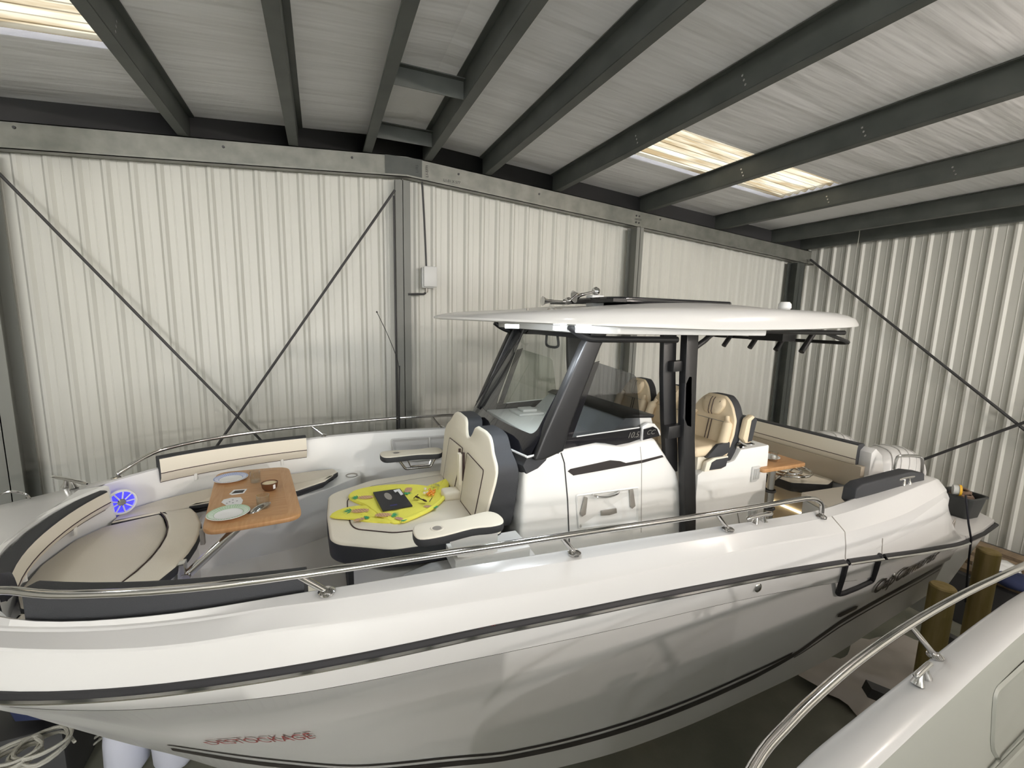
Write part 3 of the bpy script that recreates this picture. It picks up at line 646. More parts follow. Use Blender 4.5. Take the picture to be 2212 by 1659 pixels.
# dark coaming below the windscreen, white beading
def wsx(y, z):   # windscreen surface: x as function of y and height, bowed forward in the middle
    t = (z + .93) / .88; u = (y - YC) / .70
    return 1.20 + t * .52 + .09 * u * u * (1 - .35 * t)
def ws_rows(z0, z1, off=0, n=14, y0=-.66, y1=.70, nz=2, dz=lambda u: 0):
    rows = []
    for k in range(nz + 1):
        z = z0 + (z1 - z0) * k / nz; r = []
        for i in range(n + 1):
            y = YC + y0 + (y1 - y0) * i / n; zz = z + dz((y - YC) / .66); r.append(Vector((wsx(y, zz) - off, y, zz)))
        rows.append(r)
    return rows
mb = MB(); a = ws_rows(-.99, -.93, .02, nz=1); b = [[p + Vector((.10, 0, -.0)) for p in a[1]]]; c0 = [[Vector((wsx(p.y, -.99) - .01 + .02, p.y, -1.10 + .05 * ((p.y - YC) / .66) ** 2)) for p in a[0]]]
mb.grid(c0 + a + b); mb.fan([c0[0][0], a[0][0], a[1][0], Vector((1.42, a[1][0].y, -.925)), Vector((1.40, a[1][0].y, -.97)), Vector((1.34, a[1][0].y, -1.02))]); obj('windscreen_coaming', mb, CHAR, boat)
mb = MB(); mb.tube([p + Vector((-.012, 0, .004)) for p in a[1]], .008, 8); mb.tube([a[1][0] + Vector((-.012, -.004, 0)), a[1][0] + Vector((.07, -.004, .01)), a[1][0] + Vector((.12, -.004, .018))], .008, 8); obj('beading', mb, GEL, boat)
# windscreen: black ceramic border + clear pane
scr = thing('windscreen', 'tall raked windscreen with a wide black border on the boat console', 'windscreen', (1.5, YC, -.93)) if False else boat
pane = MB(); pane.grid(ws_rows(-.80, -.13, 0, y0=-.60, y1=.60, nz=6)); 
gl = obj('windscreen_pane', pane, GLASS, boat, auto=False)
bd = MB()
bd.grid(ws_rows(-.93, -.80, .004)); bd.grid(ws_rows(-.13, -.05, .004)); bd.grid(ws_rows(-.80, -.13, .004, n=3, y0=-.66, y1=-.60)); bd.grid(ws_rows(-.80, -.13, .004, n=3, y0=.60, y1=.70))
for cy, sy in ((-.60, 1), (.60, -1)):
    for cz, sz in ((-.80, 1), (-.13, -1)):   # rounded inner corners
        r = .055; cen = Vector((0, cy + sy * r, cz + sz * r)); P = [Vector((0, cy, cz))] + [Vector((0, cen.y - sy * r * math.cos(q), cen.z - sz * r * math.sin(q))) for q in [math.pi / 2 * k / 5 for k in range(6)]]
        bd.fan([Vector((wsx(YC + p.y, p.z) - .004, YC + p.y, p.z)) for p in P])
obj('windscreen_border', bd, GBLK, gl, auto=False, weld=False)
# A pillars: broad swept blades
for y0, y1, nm in ((YC - .70, YC - .62, 'near'), (YC + .64, YC + .72, 'far')):
    P = [(1.29, -.95), (1.36, -.955), (1.52, -.905), (1.56, -.74), (1.78, -.18), (1.86, -.03), (1.72, -.03), (1.64, -.17), (1.44, -.60), (1.35, -.80)]
    PB('windscreen_pillar', P, y0, y1, BLK, boat, bev=.018, seg=3)
# side windows with black lower panel
for s, yy in ((-1, YC - .655), (1, YC + .655)):
    mb = MB(); mb.prism([(1.55, -.885), (1.80, -.30), (2.10, -.385), (2.13, -.41), (2.20, -.80), (2.20, -.82), (1.60, -.845)], yy - .003, yy + .003)
    sp = obj('side_window', mb, GLASS if s > 0 else SMOKE, boat, auto=False)
    mb = MB(); mb.prism([(1.56, -.83), (1.62, -.825), (2.20, -.80), (2.20, -.885), (2.10, -.905), (1.98, -.915), (1.88, -.89), (1.80, -.878), (1.50, -.905), (1.50, -.93), (1.46, -.93), (1.52, -.80)], yy - .006 + s * .002, yy + .006 + s * .002); obj('window_lower_panel', mb, GBLK, sp)
    mb = MB(); mb.prism([(1.74, -.30), (1.80, -.285), (1.60, -.83), (1.55, -.83)], yy - .005, yy + .005); obj('window_black_edge', mb, GBLK, sp)
    mb = MB(); mb.tube([(1.64, yy - s * .0, -.822), (2.19, yy, -.797)], .006, 6); obj('window_seal', mb, GEL, sp)
# small rear quarter panel with the model badge
mb = MB(); mb.prism([(2.215, -.79), (2.27, -.765), (2.33, -.775), (2.385, -.83), (2.40, -.875), (2.215, -.905)], Yn - .012, Yn + .02); obj('quarter_panel', mb, GEL, boat, bev=.008)
mb = MB(); mb.prism([(2.225, -.81), (2.31, -.795), (2.35, -.815), (2.38, -.87), (2.375, -.875), (2.225, -.893)], Yn - .02, Yn - .012); obj('badge_panel', mb, GBLK, boat)
Mt = Matrix.Rotation(math.pi / 2, 4, 'X')
text_mesh('badge_lettering', '10.5', .062, Matrix.Translation((2.125, Yn - .016, -.848)) @ Mt, CHROME, boat, .001, .35, .95, xs=1.05)
text_mesh('badge_lettering', 'CC', .050, Matrix.Translation((2.285, Yn - .023, -.838)) @ Mt, CHROME, boat, .001, .35, .95, xs=1.15)
# console side graphics, door, recess
def quadY(name, pts, y, m, parent=None, ext=.004, bev=0):
    P = [at(px, py, 1, y) for px, py in pts]; return PB(name, [(p.x, p.z) for p in P], y - ext, y, m, parent or boat, bev)
quadY('console_flash', [(1226, 1018), (1238, 1027), (1300, 1016), (1385, 1000), (1385, 994), (1352, 1000), (1340, 996), (1330, 995), (1318, 994), (1232, 1013)], Yn - .0, LTR)
quadY('console_flash', [(1386, 1000), (1433, 987), (1430, 983), (1386, 994)], Yn - .0, LTR)
dm = MB()
for pts in ([(1212, 978), (1219, 1000), (1226, 1080), (1230, 1180)], ):
    dm.tube([at(px, py, 1, Yn - .001) for px, py in pts], .005, 6)
obj('door_seam', dm, DSTEEL, boat)
mb = MB(); mb.tube([at(px, py, 1, Yn - .0005) for px, py in ((1383, 965), (1386, 1000), (1385, 1150))], .0025, 6); obj('door_seam', mb, TRIM, boat)
rc = [at(px, py, 1, Yn) for px, py in ((1243, 1068), (1379, 1050), (1379, 1128), (1248, 1142))]
mb = MB(); f = fillet([Vector((p.x, p.z, 0)) for p in rc], .02, 4); f2 = [p * 1.0 for p in inset(f, .018)]
fr = [[Vector((p.x, Yn - .006, p.y)) for p in f], [Vector((p.x, Yn - .012, p.y)) for p in inset(f, .008)], [Vector((p.x, Yn - .002, p.y)) for p in inset(f, .022)]]
for r in fr: r.append(r[0])
mb.grid(fr); mb.fan(fr[2][:-1]); obj('hatch_recess', mb, GELM, boat)
for pts in ([(1262, 1072), (1268, 1074), (1264, 1110), (1256, 1115), (1252, 1110)], [(1358, 1058), (1366, 1056), (1371, 1092), (1364, 1098), (1360, 1094)], [(1297, 1103), (1330, 1097), (1331, 1107), (1314, 1112), (1297, 1113)]):
    q = quadY('recess_fitting', pts, Yn - .004, TRIM, ext=.012, bev=.003)
mb = MB(); mb.tube(sm([at(1279, 1067, 1, Yn - .005), at(1290, 1073, 1, Yn - .045), at(1312, 1074, 1, Yn - .055), at(1332, 1068, 1, Yn - .045), at(1338, 1060, 1, Yn - .005)], 5), .007, 8); obj('grab_handle', mb, INOX, boat)
mb = MB(); mb.lathe([(0, .01), (.008, .01), (.012, 0)], n=14, M=Matrix.Translation(at(1253, 1136, 1, Yn - .002)) @ Matrix.Rotation(math.pi / 2, 4, 'X')); obj('door_lock', mb, INOX, boat)
# dash: white shelf under the screen, raised dash with dark hood
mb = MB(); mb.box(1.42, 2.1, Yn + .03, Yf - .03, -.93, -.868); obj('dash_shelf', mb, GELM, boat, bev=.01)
mb = MB(); mb.box(1.60, 1.85, 3.55, 3.80, -.868, -.845); mb.box(1.66, 1.80, 3.60, 3.74, -.845, -.82); obj('compass_base', mb, LGREY, boat, bev=.01)
mb = MB(); mb.prism([(1.92, -.87), (2.10, -.72), (2.34, -.735), (2.40, -.90), (2.2, -.92)], Yn + .04, Yf - .04); obj('dash_pod', mb, LGREY, boat, bev=.012)
mb = MB(); mb.prism([(2.06, -.725), (2.12, -.70), (2.36, -.715), (2.35, -.74)], Yn + .03, Yf - .03); obj('dash_hood', mb, BLK, boat, bev=.006)
# wiper, rear-view frame
mb = MB(); A = Vector((wsx(YC + .5, -.80) - .03, YC + .5, -.82)); B = Vector((wsx(YC + .44, -.28) - .035, YC + .44, -.28)); C_ = Vector((wsx(YC + .38, -.06) - .03, YC + .38, -.05))
mb.tube([A, A.lerp(B, .5) + Vector((-.015, 0, 0)), B], [.012, .010, .006], 6); mb.tube([B + Vector((.01, .02, -.1)), C_], .006, 6); mb.tube([A + Vector((0, .03, .05)), B + Vector((.0, .03, 0))], .005, 6); obj('wiper', mb, BLK, boat)
Pm = [Vector((1.80, YC - .02, -.10)), Vector((1.80, YC - .06, -.22)), Vector((1.80, YC - .0, -.235)), Vector((1.80, YC + .12, -.235)), Vector((1.80, YC + .17, -.22)), Vector((1.80, YC + .16, -.10))]
mb = MB(); mb.tube(fillet(Pm, .03, 3, False), .011, 8); obj('hatch_latch_frame', mb, DSTEEL, boat)
# tower: near and far pairs of blade legs, rungs
for s, yc in ((-1, YC - .70), (1, YC + .70)):
    dx = 0 if s < 0 else -.12
    def leg(P, w, m=BLK, dy=.03): 
        mb = MB(); L = [(x + dx - w * .5, z) for x, z in P]; R_ = [(x + dx + w * .5 if not isinstance(w, tuple) else 0, z) for x, z in P[::-1]]
        mb.prism(L + R_, yc - dy, yc + dy); return obj('tower_leg', mb, m, boat, bev=.008)
    yo = yc; yc = yo - s * .085; leg([(2.44, -.08), (2.46, -.4), (2.50, -.75), (2.54, -1.0), (2.56, -1.2)], .125, dy=.025); yc = yo
    leg([(2.57, -.08), (2.585, -.4), (2.62, -.9), (2.70, -1.5), (2.745, -2.0)], .115, dy=.035)
    for z0, z1 in ((-.375, -.295), (-.90, -.80)):
        mb = MB(); mb.prism([(2.44 + dx, z0), (2.62 + dx, z0 + .012), (2.62 + dx, z1 + .012), (2.44 + dx, z1)], yc - .03 - s * .03, yc + .03 - s * .03); obj('tower_rung', mb, BLK, boat, bev=.005)
    mb = MB(); mb.prism([(2.53 + dx, -.46), (2.56 + dx, -.40), (2.60 + dx, -.40), (2.64 + dx, -.82), (2.58 + dx, -.80), (2.54 + dx, -.73)], yc - .035, yc + .005); obj('grab_pad', mb, RUB, boat, bev=.01)
    # roof side tube and aft tube
    mb = MB(); mb.tube(sm([(1.52, yc, -.045), (1.58, yc, -.085), (1.66, yc, -.118), (1.75, yc, -.128), (2.2 + dx, yc, -.13), (2.45 + dx, yc, -.13)], 5), .024, 10); obj('roof_tube', mb, BLK, boat)
    mb = MB(); mb.tube(sm([(2.62 + dx, yc, -.20), (2.72 + dx, yc, -.14), (2.86 + dx, yc, -.07), (3.3, yc, -.055), (3.9, yc, -.06), (4.42, yc, -.06)], 5), .022, 10); obj('roof_tube', mb, BLK, boat)
# rod rack across the aft end of the hardtop
rack = thing('rod_rack', 'black tubular rod holder rack under the aft end of the hardtop', 'rod holder', (4.6, YC, -.14)) if False else boat
mb = MB(); mb.tube(fillet([(4.25, YC - .66, -.07), (4.62, YC - .66, -.16), (4.62, YC + .95, -.16), (4.25, YC + .95, -.07)], .08, 4, False), .018, 8); obj('rack_bar', mb, BLK, boat)
for y in (3.02, 3.30, 3.62, 3.98):
    mb = MB(); d = Vector((-.16, -.0, -.20)); p = Vector((4.64, y, -.08)); mb.tube([p, p + d * .95], .028, 12); obj('rod_holder', mb, BLK, boat)
mb = MB(); mb.box(4.3, 4.5, YC - .2, YC + .2, -.17, -.05); obj('rack_light_box', mb, BLK, boat, bev=.01)
# hardtop
HT_O = [(.80, 0), (.84, .30), (.98, .62), (1.22, .86), (1.55, 1.0), (2.1, 1.06), (3.0, 1.06), (3.7, 1.0), (4.2, .90), (4.55, .74), (4.72, .55), (4.80, .25), (4.82, 0)]
def ht_b(x):
    for (x0, b0), (x1, b1) in zip(HT_O, HT_O[1:]):
        if x0 <= x <= x1: return b0 + (b1 - b0) * (x - x0) / (x1 - x0)
    return 0
ol = sm([(x, b, 0) for x, b in HT_O], 5); ol = [Vector((p.x, max(0, p.y), 0)) for p in ol]
full = [Vector((p.x, YC - p.y, 0)) for p in ol] + [Vector((p.x, YC + p.y, 0)) for p in reversed(ol[1:-1])]
def zb(x): return -.022 - .030 * math.sin(max(0, min(1, (x - .8) / 4.0)) * math.pi) + .030 * max(0, (x - 2.5) / 2.3)
def dep(x): return .018 + .115 * max(0, math.sin(max(0, min(1, (x - .8) / 4.3)) * math.pi)) ** .8
def sc(f, dzf): 
    out = []
    for p in full:
        c = Vector((2.8 + (p.x - 2.8) * (1 - f * .8), YC + (p.y - YC) * (1 - f), 0)); out.append(Vector((c.x, c.y, dzf(p.x))))
    return out
rings = [sc(.14, lambda x: zb(x) + .012), sc(.03, zb), sc(0, lambda x: zb(x) + .008), sc(0, lambda x: zb(x) + .022), sc(.018, lambda x: zb(x) + .022 + dep(x) * .55), sc(.05, lambda x: zb(x) + .026 + dep(x) * .80), sc(.10, lambda x: zb(x) + .034 + dep(x) * .93), sc(.35, lambda x: .030 + dep(x) * .80), sc(.40, lambda x: .040 + dep(x) * .84), sc(.80, lambda x: .05 + dep(x) * .84)]
mb = MB(); mb.grid(rings, 0, True, True); mb.fan(rings[-1]); mb.fan(rings[0], 0, True)
hardtop = obj('hardtop', mb, GEL, boat, auto=True)
mb = MB(); mb.prism(fillet([Vector((1.75, YC - .93, 0)), Vector((3.2, YC - .93, 0)), Vector((3.35, YC - .75, 0)), Vector((3.35, YC + .75, 0)), Vector((3.2, YC + .93, 0)), Vector((1.75, YC + .93, 0)), Vector((1.55, YC + .75, 0)), Vector((1.55, YC - .75, 0))], .1) and [(1.75, YC - .93), (3.1, YC - .93), (3.3, YC - .75), (3.3, YC + .75), (3.1, YC + .93), (1.75, YC + .93), (1.55, YC + .75), (1.55, YC - .75)], -.088, -.03, 2); obj('hardtop_underside', mb, GEL, hardtop, bev=.015)
mb = MB(); mb.prism([(2.15, YC - .45), (3.25, YC - .45), (3.38, YC - .35), (3.38, YC + .35), (3.25, YC + .45), (2.15, YC + .45), (2.05, YC + .35), (2.05, YC - .35)], .145, .185, 2); hh = obj('roof_hatch', mb, GBLK, hardtop, bev=.012)
mb = MB(); mb.box(2.0, 2.12, YC - .5, YC + .5, .14, .165); obj('hatch_rail', mb, BLK, hardtop)
# roof lights under the front edge
for px, py, y, w in ((1108, 705, 3.0, .07), (1211, 709, 2.55, .055), (1262, 711, 2.42, .06)):
    p = at(px, py, 1, y); mb = MB(); mb.box(p.x - w * .7, p.x + w * .5, y - .03, y + .03, p.z - .014, p.z + .014); obj('spreader_light', mb, LED, hardtop)
    ld = bpy.data.lights.new('spreader_glow', 'AREA'); ld.shape = 'RECTANGLE'; ld.size = .12; ld.size_y = .05; ld.energy = 2.5; ld.color = (.85, .93, 1)
    lo = bpy.data.objects.new('spreader_glow', ld); COL.objects.link(lo); lo.location = (p.x - .06, y, p.z - .03)
# nav dome
t = Vector((4.40, YC + .12, .10)); p = at(1708, 668, 1, YC)
mb = MB(); mb.lathe([(0, .085), (.045, .082), (.062, .06), (.066, .02), (.05, 0), (.05, -.03)], c=(p.x - .1, YC, p.z + .0 - .01), n=24); obj('antenna_dome', mb, CERA, hardtop)
mb = MB(); mb.tube([(1.42, 3.05, .06), (1.42, 3.05, .075)], .012, 8); obj('roof_stud', mb, TRIM, hardtop)
for k in range(3):
    p = at(1186 + 13 * k, 670, 1, 2.75); mb = MB(); mb.lathe([(0, .03), (.012, .02), (.02, 0)], c=tuple(p - Vector((0, 0, .012))), n=10); obj('roof_stud', mb, TRIM, hardtop)
# chrome air horns on the roof
hn = thing('air_horn', 'pair of chrome trumpet horns on a white bracket on the hardtop', 'horn', (2.15, YC, .13))
def trumpet(a, b, r0, r1, n=18):
    a, b = Vector(a), Vector(b); P = [a.lerp(b, t) for t in (0, .12, .3, .6, .85, 1)]; R_ = [r1, r1 * .62, r0 * 1.5, r0 * 1.15, r0, r0]
    mb = MB(); mb.tube(P, R_, n, cap=False); mb.tube([P[0], P[0] + (P[0] - P[1]) * .02], [r1, r1 * .9], n); return mb
a, b = at(1240, 641, 1, 3.25), at(1283, 630, 1, 3.25); mbh = trumpet(a, b, .010, .052); obj('trumpet', mbh, INOX, hn)
mb = MB(); mb.lathe([(0, -.03), (.025, -.025), (.036, 0), (.025, .025), (0, .03)], n=18, M=Matrix.Translation(at(1287, 629, 1, 3.25)) @ Matrix.Rotation(math.pi / 2, 4, 'Y')); obj('diaphragm', mb, INOX, hn)
a, b = at(1172, 650, 1, 3.4), at(1222, 652, 1, 3.4); obj('trumpet', trumpet(a, b, .010, .040), INOX, hn)
mb = MB(); mb.lathe([(0, -.03), (.025, -.025), (.033, 0), (.025, .025), (0, .03)], n=18, M=Matrix.Translation(at(1228, 650, 1, 3.4)) @ Matrix.Rotation(math.pi / 2, 4, 'Y')); obj('diaphragm', mb, INOX, hn)
p = at(1285, 652, 1, 3.25); mb = MB(); mb.box(p.x - .06, p.x + .06, 3.2, 3.3, p.z - .04, p.z + .055); obj('bracket', mb, CERA, hn, bev=.012)
# whip antenna on the far gunwale
an = at(862, 925, 1, 4.68); mb = MB(); mb.tube([an, at(862, 860, 1, 4.68), at(863, 790, 1, 4.68)], [.012, .009, .007], 8); mb.tube(sm([at(863, 800, 1, 4.68), at(856, 770, 1, 4.68), at(836, 720, 1, 4.68), at(814, 674, 1, 4.68)], 4), .0035, 6)
mb.lathe([(0, .012), (.010, 0), (0, -.012)], c=tuple(at(814, 674, 1, 4.68)), n=8); obj('whip_antenna', mb, BLK, boat)
# ------------------------------------------------------------------ bow seating
def cush(name, poly, z0, th, parent, mats=(CREAM, CHAR), r=.02, rr=.05, dome=0, **k):
    P = fillet([Vector((a, b)) for a, b in poly], rr, 4) if rr else [Vector((a, b)) for a, b in poly]
    return obj(name, cushion_mb(P, th, Matrix.Translation((0, 0, z0)), r, 3, dome=dome), list(mats), parent, **k)
def line3(name, pts, r, m, parent, closed=False):
    mb = MB(); mb.tube(pts, r, 6, closed=closed); return obj(name, mb, m, parent)
ARCX = lambda y: -.80 - .17 * min(1.2, abs(y - YC) / .62) ** 2.2        # aft edge of the bow platform
arcp = [(ARCX(YC + b), YC + b) for b in frange(-.66, .66, .06)]
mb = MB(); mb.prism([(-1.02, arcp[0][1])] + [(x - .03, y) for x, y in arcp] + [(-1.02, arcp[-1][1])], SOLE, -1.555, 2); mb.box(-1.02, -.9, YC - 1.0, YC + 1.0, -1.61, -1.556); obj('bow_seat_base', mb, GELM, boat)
for s in (-1, 1):
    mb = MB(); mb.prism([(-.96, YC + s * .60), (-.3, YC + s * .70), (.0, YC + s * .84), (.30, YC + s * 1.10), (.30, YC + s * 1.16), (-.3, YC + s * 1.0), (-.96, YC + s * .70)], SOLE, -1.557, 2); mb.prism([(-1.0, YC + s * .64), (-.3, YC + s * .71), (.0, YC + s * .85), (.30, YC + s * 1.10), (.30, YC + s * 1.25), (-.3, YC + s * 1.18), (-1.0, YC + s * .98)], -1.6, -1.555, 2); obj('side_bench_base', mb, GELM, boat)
ZC = -1.553
lab3 = {0: 'wide taupe and cream bow cushion in front of the curved backrest', 1: 'taupe bow bench cushion along the far side behind the table', -1: 'taupe bow bench cushion along the near side under the hand rail'}
cc = thing('seat_cushion', lab3[0], 'cushion', (-1.2, YC, ZC), 'bow seat cushions')
P = [(-1.53, 3.0), (-1.565, YC), (-1.53, 3.6), (-1.46, 3.76), (-1.04, 3.86)] + [(ARCX(y) - .22, y) for y in (3.8, 3.6, 3.3, 3.0, 2.8)] + [(-1.04, 2.74), (-1.46, 2.84)]
cush('seat_panel', [(-1.53, 3.0), (-1.565, YC), (-1.53, 3.6), (-1.44, 3.77)] + [(ARCX(y) - .20, y) for y in (3.885, 3.8, 3.6, 3.45, 3.3, 3.15, 3.0, 2.8, 2.715)] + [(-1.44, 2.83)], ZC, .06, cc, (TAUPE, CHAR), rr=.02)
P2 = [(ARCX(y) - .195, y) for y in (3.89, 3.8, 3.6, 3.45, 3.3, 3.15, 3.0, 2.8, 2.71)] + [(ARCX(y), y) for y in (2.69, 2.8, 3.0, 3.15, 3.3, 3.45, 3.6, 3.8, 3.91)]
cush('front_roll', P2, ZC, .07, cc, (CREAM, CHAR), rr=.012)
line3('piping', [Vector((ARCX(y) - .197, y, ZC + .066)) for y in frange(2.71, 3.89, .1)], .0035, PIPE, cc)
def liner_b(x): return cr(T_I, x)[0] - .055
for s in (1, -1):
    t = thing('seat_cushion', lab3[s], 'cushion', (-.7, YC + s * .95, ZC), 'bow seat cushions')
    out = [(x, YC + s * (liner_b(x) - .035)) for x in frange(-1.38, -.1, .12)]
    P = [(-1.42, YC + s * .52), (-1.42, YC + s * .74)] + out + [(.06, YC + s * 1.22), (.10, YC + s * 1.12), (.02, YC + s * 1.0), (-.03, YC + s * .88), (-.22, YC + s * .74), (-.80, YC + s * .70), (-.96, YC + s * .65), (-1.16, YC + s * .60)]
    cush('seat_panel', P, ZC, .062, t, (TAUPE, CHAR), rr=.015)
    P = [(-.99, YC + s * .64), (-.82, YC + s * .665), (-.24, YC + s * .70), (-.02, YC + s * .855), (.06, YC + s * 1.0), (-.06, YC + s * .96), (-.28, YC + s * .86), (-.85, YC + s * .82)]
    cush('front_roll', P, ZC + .03, .045, t, (CREAM, CHAR), rr=.012)
def pad(name, pts, nrm, zt, zb, th, label, group=None, tilt=.03):
    """upholstered backrest following a plan curve; nrm = inward normals"""
    P = [Vector((a, b)) for a, b in pts]; n = len(P); mid = P[n // 2]
    t = thing(name, label, 'backrest cushion', (mid.x, mid.y, zb), group); zm = zt - (zt - zb) * .60
    def rows(prof):
        out = []
        for i, p in enumerate(P):
            d = (P[min(n - 1, i + 1)] - P[max(0, i - 1)]).normalized(); nn = Vector((-d.y, d.x)) * nrm
            out.append([Vector((p.x + nn.x * u, p.y + nn.y * u, z)) for u, z in prof])
        return out
    a = rows([(.0, zt - .012), (.006, zt - .04), (.012, zm)]); mb = MB(); mb.grid(a); obj('face_panel', mb, CREAM, t)
    b = rows([(.012, zm - .002), (.006, (zm + zb) / 2), (-tilt, zb)]); mb = MB(); mb.grid(b); obj('lower_panel', mb, TAUPE, t)
    c = rows([(.0, zt - .012), (-.006, zt - .003), (-.018, zt), (-th + .012, zt), (-th, zt - .012), (-th - .002, zb + .01), (-th + .01, zb), (-tilt, zb)])
    mb = MB(); mb.grid(c)
    for e in (0, -1): mb.fan([c[e][i] for i in range(8)] + [b[e][1], b[e][0], a[e][1]], 0, e == 0)
    obj('cover', mb, CHAR, t)
    line3('piping', [r[0] + Vector((0, 0, .001)) for r in b], .0035, PIPE, t); line3('piping', [r[2] for r in b], .003, PIPE, t)
    for i in (n // 4, 3 * n // 4):
        q = b[i][2]; m2 = MB(); m2.tube([q + Vector((-.0, 0, .03)), q + Vector((-.0, 0, -.045))], .013, 8); obj('support_post', m2, GELM, t)
    return t
pad('backrest_cushion', [(-1.50 + .075 * (abs(u) / .53) ** 2.2, YC + .02 + u) for u in frange(-.55, .53, .09)], -1, -1.265, -1.41, .085, 'curved cream backrest with charcoal rim across the bow, left of the table')
FB = [(x, cr(T_I, x)[0] - .06) for x in frange(-1.22, -.17, .105)]
pad('backrest_cushion', [(x, YC + b) for x, b in FB], -1, -1.16, -1.37, .085, 'long cream backrest on the far gunwale behind the table', 'side backrests')
pad('backrest_cushion', [(x, YC - b) for x, b in [(x, cr(T_I, x)[0] - .088) for x in frange(-1.12, -.10, .102)]], 1, -1.13, -1.37, .075, 'charcoal back of the long backrest on the near gunwale under the rail', 'side backrests')
# speakers
def speaker(p, nrm, lab):
    t = thing('speaker', lab, 'speaker', tuple(p), 'round marine speakers'); M = frameM(p, Vector(nrm).cross(Vector((0, 0, 1))), (0, 0, 1))
    if (M.to_3x3() @ Vector((0, 0, 1))).dot(Vector(nrm)) < 0: M = frameM(p, Vector((0, 0, 1)).cross(Vector(nrm)), (0, 0, 1))
    mb = MB(); mb.lathe([(.088, 0), (.095, .012), (.09, .022), (.078, .02), (.076, .004)], n=28, M=M); obj('rim', mb, CERA, t)
    mb = MB(); mb.lathe([(.078, .004), (.03, .002), (0, .002)], n=28, M=M); obj('cone', mb, LEDB, t)
    mb = MB()
    for k in range(9):
        a = k * 2 * math.pi / 9; mb.tube([M @ Vector((.025 * math.cos(a), .025 * math.sin(a), .02)), M @ Vector((.08 * math.cos(a), .08 * math.sin(a), .02))], .005, 6)
    obj('grille', mb, CERA, t); mb = MB(); mb.lathe([(0, .028), (.02, .026), (.027, .018)], n=20, M=M); obj('centre_cap', mb, CHROME, t)
    ld = bpy.data.lights.new('speaker_glow', 'AREA'); ld.shape = 'DISK'; ld.size = .1; ld.energy = .03; ld.color = (.12, .1, 1); lo = bpy.data.objects.new('speaker_glow', ld); COL.objects.link(lo); lo.matrix_world = M @ Matrix.Translation((0, 0, .05)) @ Matrix.Rotation(math.pi, 4, 'X')
speaker(Vector((-1.395, 3.955, -1.395)), (.55, -.83, .12), 'round white speaker with blue light behind the bow backrest')
speaker(Vector((-1.33, 2.42, -1.36)), (.6, .8, .1), 'round white speaker at the left edge beside the near backrest')
mb = MB(); mb.lathe([(0, .01), (.03, .01), (.035, 0)], n=16, M=Matrix.Translation((-.80, 2.86, -1.86)) @ Matrix.Rotation(math.pi / 2, 4, 'Y')); obj('courtesy_light', mb, LEDB, boat)
ld = bpy.data.lights.new('courtesy_glow', 'POINT'); ld.energy = .16; ld.color = (.12, .12, 1); ld.shadow_soft_size = .03; lo = bpy.data.objects.new('courtesy_glow', ld); COL.objects.link(lo); lo.location = (-.62, 2.95, -1.9)
# cup holder pod on the far bench end
mb = MB(); mb.lathe([(.0, -.03), (.04, -.03), (.045, 0), (.055, .004), (.055, 0)], c=(.22, YC + 1.13, -1.551), n=20); obj('cup_holder', mb, TRIM, boat)
# recess in the far coaming with frame
def far_wall(x, z): return YC + cr(T_I, x)[0] - .01 - .025 * (-1.2 - z) / .33 - .012
mb = MB(); C = [(.62, -1.27), (1.28, -1.285), (1.28, -1.55), (.66, -1.53)]
fr = fillet([Vector((a, b, 0)) for a, b in C], .03, 4); R1 = [Vector((p.x, far_wall(p.x, p.y) - .004, p.y)) for p in fr]; R2 = [Vector((p.x, far_wall(p.x, p.y) - .014, p.y)) for p in inset(fr, .010)]; R3 = [Vector((p.x, far_wall(p.x, p.y) - .006, p.y)) for p in inset(fr, .024)]; R4 = [Vector((p.x, far_wall(p.x, p.y) + .004, p.y)) for p in inset(fr, .04)]
mb.grid([r + [r[0]] for r in (R1, R2, R3, R4)]); mb.fan(R4); obj('side_locker_frame', mb, GEL, boat)
mb = MB(); mb.tube([(1.03, 4.62, -1.29), (1.03, 4.60, -1.36), (1.035, 4.60, -1.42)], [.012, .009, .014], 8); obj('locker_catch', mb, GEL, boat)
# ------------------------------------------------------------------ bow table
tb = thing('pedestal_table', 'teak bow table with rounded corners on a bent steel leg', 'table', (-.5, 3.55, -1.95))
TP = [(-.83, 4.14), (-.30, 4.12), (-.155, 3.04), (-.70, 2.99)]
P = fillet([Vector(p) for p in TP], .11, 6)
obj('tabletop', cushion_mb(P, .032, Matrix.Translation((0, 0, -1.332)), .008, 2), [WOODE, WOODE], tb)
mb = MB(); Pi = inset(P, .075); mb.fan([Vector((p.x, p.y, -1.2993)) for p in Pi]); obj('tabletop_inlay', mb, WOOD, tb)
mb = MB(); A = at(403, 1243, 0, -.80)
pth = fillet([(-.80, A.y, A.z), (-.42, A.y + .18, A.z + .30), (-.36, 3.40, -1.345)], .14, 6, False); mb.tube(pth, .027, 14); obj('leg', mb, INOX, tb)
mb = MB(); mb.box(-.835, -.80, A.y - .035, A.y + .035, A.z - .10, A.z + .09); mb.tube([(-.80, A.y - .04, A.z), (-.80, A.y + .04, A.z)], .028, 12); obj('wall_bracket', mb, INOX, tb, bev=.006)
mb = MB(); mb.box(-.50, -.24, 3.28, 3.52, -1.345, -1.333); obj('top_plate', mb, INOX, tb)
mb = MB(); mb.box(-.735, -.71, 3.10, 3.13, -1.43, -1.333); obj('catch', mb, TRIM, tb, bev=.004)
ZT = -1.2985
